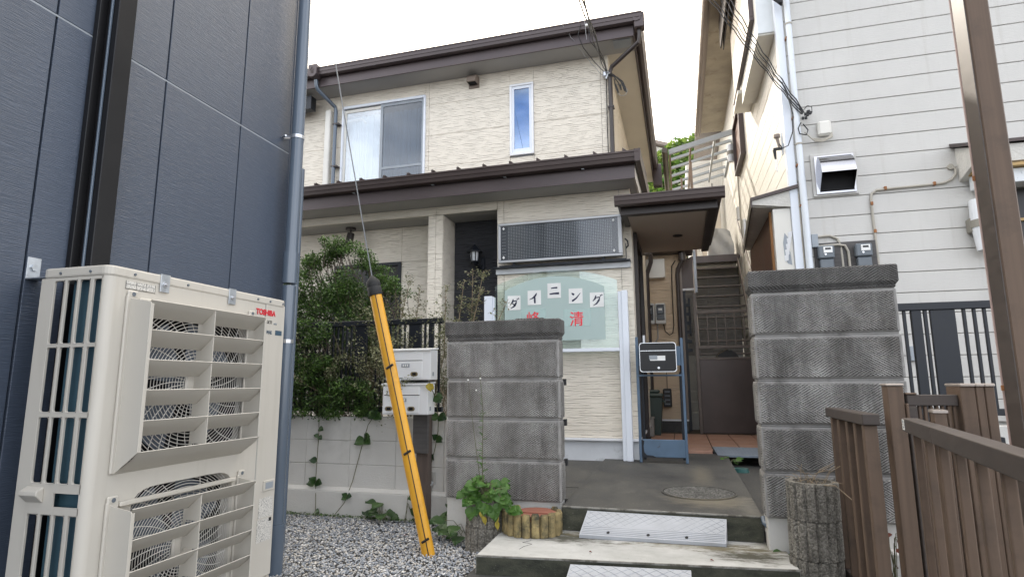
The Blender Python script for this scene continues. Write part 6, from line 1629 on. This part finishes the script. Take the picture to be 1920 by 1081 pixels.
# dry twiggy shrub
rg = random.Random(33)
t = thing('twiggy_shrub', 'half-bare twiggy shrub with tiny leaves above the black fence beside the left pillar', 'shrub', (-2.3, 4.9, .42))
mb = MB(); tips = []; mem = []
for k in range(17):
    x = rg.uniform(-2.85, -1.72)
    branchy(mb, (x, 4.95 + rg.uniform(-.15, .1), .42), (rg.gauss(.05, .22), rg.gauss(-.05, .12), 1), .56, .010, 4, tips, rg, .48, .22, 4, mem)
# long whips to the right
for (bx0, tx, tz) in ((-1.78, -1.60, 2.06), (-1.75, -1.70, 2.08), (-1.62, -1.38, 1.80), (-1.9, -1.78, 1.98), (-2.0, -1.95, 1.95), (-1.8, -1.62, 1.9), (-2.5, -2.3, 2.0), (-2.3, -2.2, 1.95)):
    P = [Vector((bx0 - .15, 4.9, .9)), Vector((bx0, 4.8, 1.35)), Vector((bx0 * .5 + tx * .5, 4.75, (1.35 + tz) / 2 + .02)), Vector((tx, 4.7, tz))]
    mb.tube(P, [.007, .005, .004, .002], 4, cap=False)
    for i in range(26):
        u = rg.uniform(.25, 1); j = min(2, int(u * 3)); p = P[j].lerp(P[j + 1], u * 3 - j); d = Vector((rg.gauss(0, 1), rg.gauss(0, 1), rg.uniform(0, 1))).normalized() * rg.uniform(.03, .09)
        mb.tube([p, p + d], [.002, .001], 3, cap=False)
        for q in range(3): mem.append(p + d * rg.uniform(.4, 1)); 
        mem.append(p)
build('branches', mb, 'dry_twig', t)
pts = []
for p in mem:
    if p.z < 1.0 or p.z > 2.25: continue
    if p.x > -1.5 and rg.random() < .7: continue
    for _ in range(3): pts.append(p + Vector((rg.gauss(0, .014), rg.gauss(0, .014), rg.gauss(0, .014))))
for p, d in tips:
    if p.z > 2.2: continue
    for _ in range(7): pts.append(p + Vector((rg.gauss(0, .022), rg.gauss(0, .02), rg.gauss(0, .02))))
build('leaves', leaves(pts, .019, rng=rg, up=.2, ratio=.7), 'leaf_dry', t)

# vines on the wall
def vine(label, P, leafsz, seed, group='vines on the white block wall'):
    rg = random.Random(seed); t = thing('wall_vine', label, 'vine', P[-1], group)
    P = [Vector(p) for p in P]
    build('stem', MB().tube(P, .0032, 5), 'vine_stem', t)
    mb = MB(); mb.rnd = []
    for (i, u, n, s) in leafsz:
        c = P[i].lerp(P[min(i + 1, len(P) - 1)], u)
        for k in range(n):
            a = rg.uniform(-.6, 3.7); d = Vector((math.cos(a), -.45, math.sin(a) * .5 - .2))
            bigleaf(mb, c, d, Vector((rg.uniform(-.3, .3), -1, .5)), s * rg.uniform(.8, 1.2), .95, fold=.1)
    build('leaves', mb, 'leaf_ivy', t); return t
vine('thin vine hanging straight down the left part of the white wall', [(-3.01, 4.45, .95), (-3.0, 4.455, .70), (-3.005, 4.455, .50), (-3.01, 4.455, .30), (-2.97, 4.41, .14), (-2.96, 4.40, .02)], [(0, .9, 2, .05), (1, .2, 2, .05), (2, .2, 3, .055), (3, .1, 6, .075), (4, .6, 2, .04)], 1)
vine('vine slanting across the middle of the white wall from the fence', [(-2.47, 4.45, .84), (-2.53, 4.45, .76), (-2.58, 4.455, .60), (-2.62, 4.455, .45), (-2.66, 4.455, .30), (-2.70, 4.41, .14), (-2.80, 4.40, .02)], [(0, .0, 5, .075), (1, .7, 4, .09), (4, .7, 3, .06)], 2)
vine('vine climbing between the letter boxes and the left pillar', [(-1.85, 4.14, 1.12), (-1.86, 4.3, .98), (-1.885, 4.42, .84), (-1.90, 4.45, .72), (-1.92, 4.45, .60), (-1.95, 4.45, .48), (-2.02, 4.45, .34)], [(0, .9, 3, .085), (2, .0, 3, .075), (3, .5, 3, .055), (4, .8, 3, .055)], 3)
t = thing('yellow_leaf', 'single yellowed vine leaf beside the lower letter box', 'leaf', (-1.84, 4.12, 1.04))
mb = MB(); bigleaf(mb, (-1.84, 4.12, 1.10), (.25, -.1, -1), (0, -1, .2), .065, .9); bigleaf(mb, (-1.835, 4.122, 1.09), (.6, -.1, -.6), (0, -1, .2), .05, .9)
build('blade', mb, 'leaf_yellow', t)

# weeds in the left planter
rg = random.Random(44)
t = thing('planter_weed', 'bushy green weed with broad leaves and a tall thin flower stalk in the left planter', 'weed', (-1.30, 3.87, .30))
stems = MB(); mb = MB(); mb.rnd = []
for k in range(40):
    a = rg.uniform(0, 6.28); R_ = rg.uniform(.05, .20); h = rg.uniform(.0, .17)
    b0 = Vector((-1.29 + rg.uniform(-.06, .06), 3.87 + rg.uniform(-.06, .06), .31)); e = Vector((-1.29 + R_ * math.cos(a) * 1.0, 3.86 + R_ * .7 * math.sin(a) - .03, .33 + h * (1 - .4 * R_ / .2)))
    m = b0.lerp(e, .5) + Vector((0, 0, .05)); stems.tube([b0, m, e], .0025, 4, cap=False)
    for q in range(3):
        d = Vector((math.cos(a + rg.uniform(-1, 1)), math.sin(a + rg.uniform(-1, 1)) - .4, rg.uniform(-.5, .3)))
        bigleaf(mb, m.lerp(e, rg.uniform(.3, 1)), d, Vector((rg.uniform(-.3, .3), -.7, .8)), rg.uniform(.045, .085), .95, lobes=1)
for k in range(12):   # trailing right, over the yellow planter
    p = Vector((-1.20 + .012 * k, 3.74 - .004 * k, .42 - .010 * k)); stems.tube([p, p + Vector((.03, -.01, -.02))], .003, 4)
    bigleaf(mb, p, Vector((rg.uniform(-.2, 1), -.5, rg.uniform(-.9, .3))), Vector((0, -.8, .7)), rg.uniform(.05, .085), .9, lobes=1)
for k in range(7):    # hanging in front
    p = Vector((-1.35 + .03 * k, 3.73, .36 - rg.uniform(0, .08))); bigleaf(mb, p, Vector((rg.uniform(-.3, .3), -.3, -1)), Vector((0, -1, .3)), rg.uniform(.06, .09), .9, lobes=1)
st = [Vector((-1.31, 3.84, .33)), Vector((-1.315, 3.84, .62)), Vector((-1.31, 3.84, .90)), Vector((-1.335, 3.84, 1.18))]
stems.tube(st, [.004, .003, .0025, .0015], 5)
stems.tube([st[0], Vector((-1.38, 3.84, .8)), Vector((-1.42, 3.84, 1.12))], [.003, .002, .0012], 4)
build('stems', stems, 'vine_stem', t)
build('leaves', mb, 'leaf_weed', t)
mb = MB(); mb.rnd = []
for k in range(46):
    u = rg.random(); p = st[0].lerp(st[1], u * 3) if u < .33 else (st[1].lerp(st[2], u * 3 - 1) if u < .66 else st[2].lerp(st[3], min(1, u * 3 - 2)))
    a = rg.uniform(0, 6.28); bigleaf(mb, p, Vector((math.cos(a), -.3, rg.uniform(.1, .9))), Vector((0, -.5, 1)), rg.uniform(.018, .045) * (1.3 - u), .35)
build('stalk_leaves', mb, 'leaf_weed', t)
f = MB()
for p in ((-1.42, 3.838, 1.12), (-1.33, 3.838, 1.13), (-1.36, 3.838, 1.05)): f.box(p[0] - .006, p[1] - .005, p[2] - .006, p[0] + .006, p[1] + .005, p[2] + .006, .003)
build('flower', f, 'flower_white', t)
t = thing('yellow_weed_leaves', 'yellowed drooping leaves on the front of the left cylinder planter', 'leaves', (-1.27, 3.72, .2))
mb = MB()
for (x, z) in ((-1.28, .29), (-1.26, .255), (-1.18, .27), (-1.175, .23)): bigleaf(mb, (x, 3.725, z), (.1, -.15, -1), (0, -1, .2), .055, .6)
build('blade', mb, 'leaf_yellow', t)

def clump(name, label, c, n, size, rad, h, seed, mat='leaf_ivy', group='weeds on the gravel'):
    rg = random.Random(seed); t = thing(name, label, 'weed', c, group); s = MB(); mb = MB(); mb.rnd = []
    for k in range(n):
        a = rg.uniform(0, 6.28); r = rad * math.sqrt(rg.random()); e = Vector((c[0] + r * math.cos(a), c[1] + r * .6 * math.sin(a), c[2] + h * rg.uniform(.3, 1)))
        s.tube([Vector(c) + Vector((rg.uniform(-.02, .02), 0, 0)), Vector(c).lerp(e, .6) + Vector((0, 0, h * .3)), e], .002, 4, cap=False)
        bigleaf(mb, e, Vector((math.cos(a), math.sin(a) * .6 - .4, rg.uniform(-.3, .3))), Vector((0, -.5, 1)), size * rg.uniform(.7, 1.2), .9)
    build('stems', s, 'vine_stem', t); build('leaves', mb, mat, t); return t
clump('ground_vine', 'broad-leaved green creeper on the gravel to the right of the yellow cover', (-1.50, 4.05, .02), 24, .11, .22, .16, 5)
clump('ground_vine', 'green creeper leaves against the white wall left of the cylinder planter', (-1.60, 4.30, .02), 12, .10, .16, .16, 6)
clump('ground_vine', 'dark red-green weed at the wall foot left of the yellow cover', (-2.33, 4.38, .02), 9, .10, .10, .15, 7)
clump('ground_vine', 'single round-leaved creeper rising beside the wooden letter box post', (-2.13, 4.36, .02), 3, .12, .08, .28, 8)
clump('ground_vine', 'dry reddish weed at the foot of the brown fence panel', (1.0, 3.6, .05), 10, .06, .12, .35, 9, 'leaf_red')
clump('ground_vine', 'green leaves between the pale step and the tall cylinder planter', (.56, 3.78, .05), 8, .09, .07, .12, 10)
clump('ground_vine', 'small green weed at the path edge by the drain cap', (.43, 6.45, .28), 9, .06, .07, .07, 12, 'leaf_weed')
t = thing('dry_grass', 'dry straw stalks sprawling from the tall cylinder planter', 'dry grass', (.64, 3.56, .57))
mb = MB(); rg = random.Random(3)
for k in range(16):
    a = rg.uniform(0, 6.28); b0 = Vector((.64 + rg.uniform(-.05, .05), 3.55 + rg.uniform(-.05, .05), .53)); e = b0 + Vector((rg.uniform(-.10, .14), rg.uniform(-.12, .05), rg.uniform(.03, .14)))
    mb.tube([b0, b0.lerp(e, .5) + Vector((0, 0, .03)), e], .0016, 4, cap=False)
mb.tube([(.64, 3.5, .56), (.72, 3.38, .58), (.80, 3.30, .50), (.86, 3.2, .38)], .0022, 4, cap=False)
build('stalks', mb, 'dry_twig', t)
# moss and leaf litter by the wall foot
mb = MB(); mb.rnd = []; rg = random.Random(17); P = []
for _ in range(900):
    x = rg.uniform(-3.6, -1.9); P.append((x, 4.405 + rg.uniform(-.03, .012), .03 + rg.uniform(0, .012)))
leaves(P, .016, mb, rng=rg, up=.4)
build('moss', mb, 'leaf_shrub', kind='stuff')
t = thing('fallen_leaf', 'curled brown dead leaf lying on the gravel beside the guy-wire cover', 'leaf', (-1.92, 3.95, .035))
mb = MB(); bigleaf(mb, (-1.93, 3.95, .045), (.4, -.7, .3), (0, -.3, 1), .05, .6, fold=.4); build('blade', mb, 'leaf_red', t)
for i, (x, y) in enumerate(((-.55, 3.47), (.1, 3.48))):
    t = thing('fallen_leaf', ['tiny dead leaf on the pale concrete step in front of the ramp, left side', 'tiny dead leaf on the pale concrete step near its right stain'][i], 'leaf', (x, y, .152))
    mb = MB(); bigleaf(mb, (x, y, .156), (.7, -.5, .2), (0, -.3, 1), .022, .6, fold=.4); build('blade', mb, 'leaf_red', t)
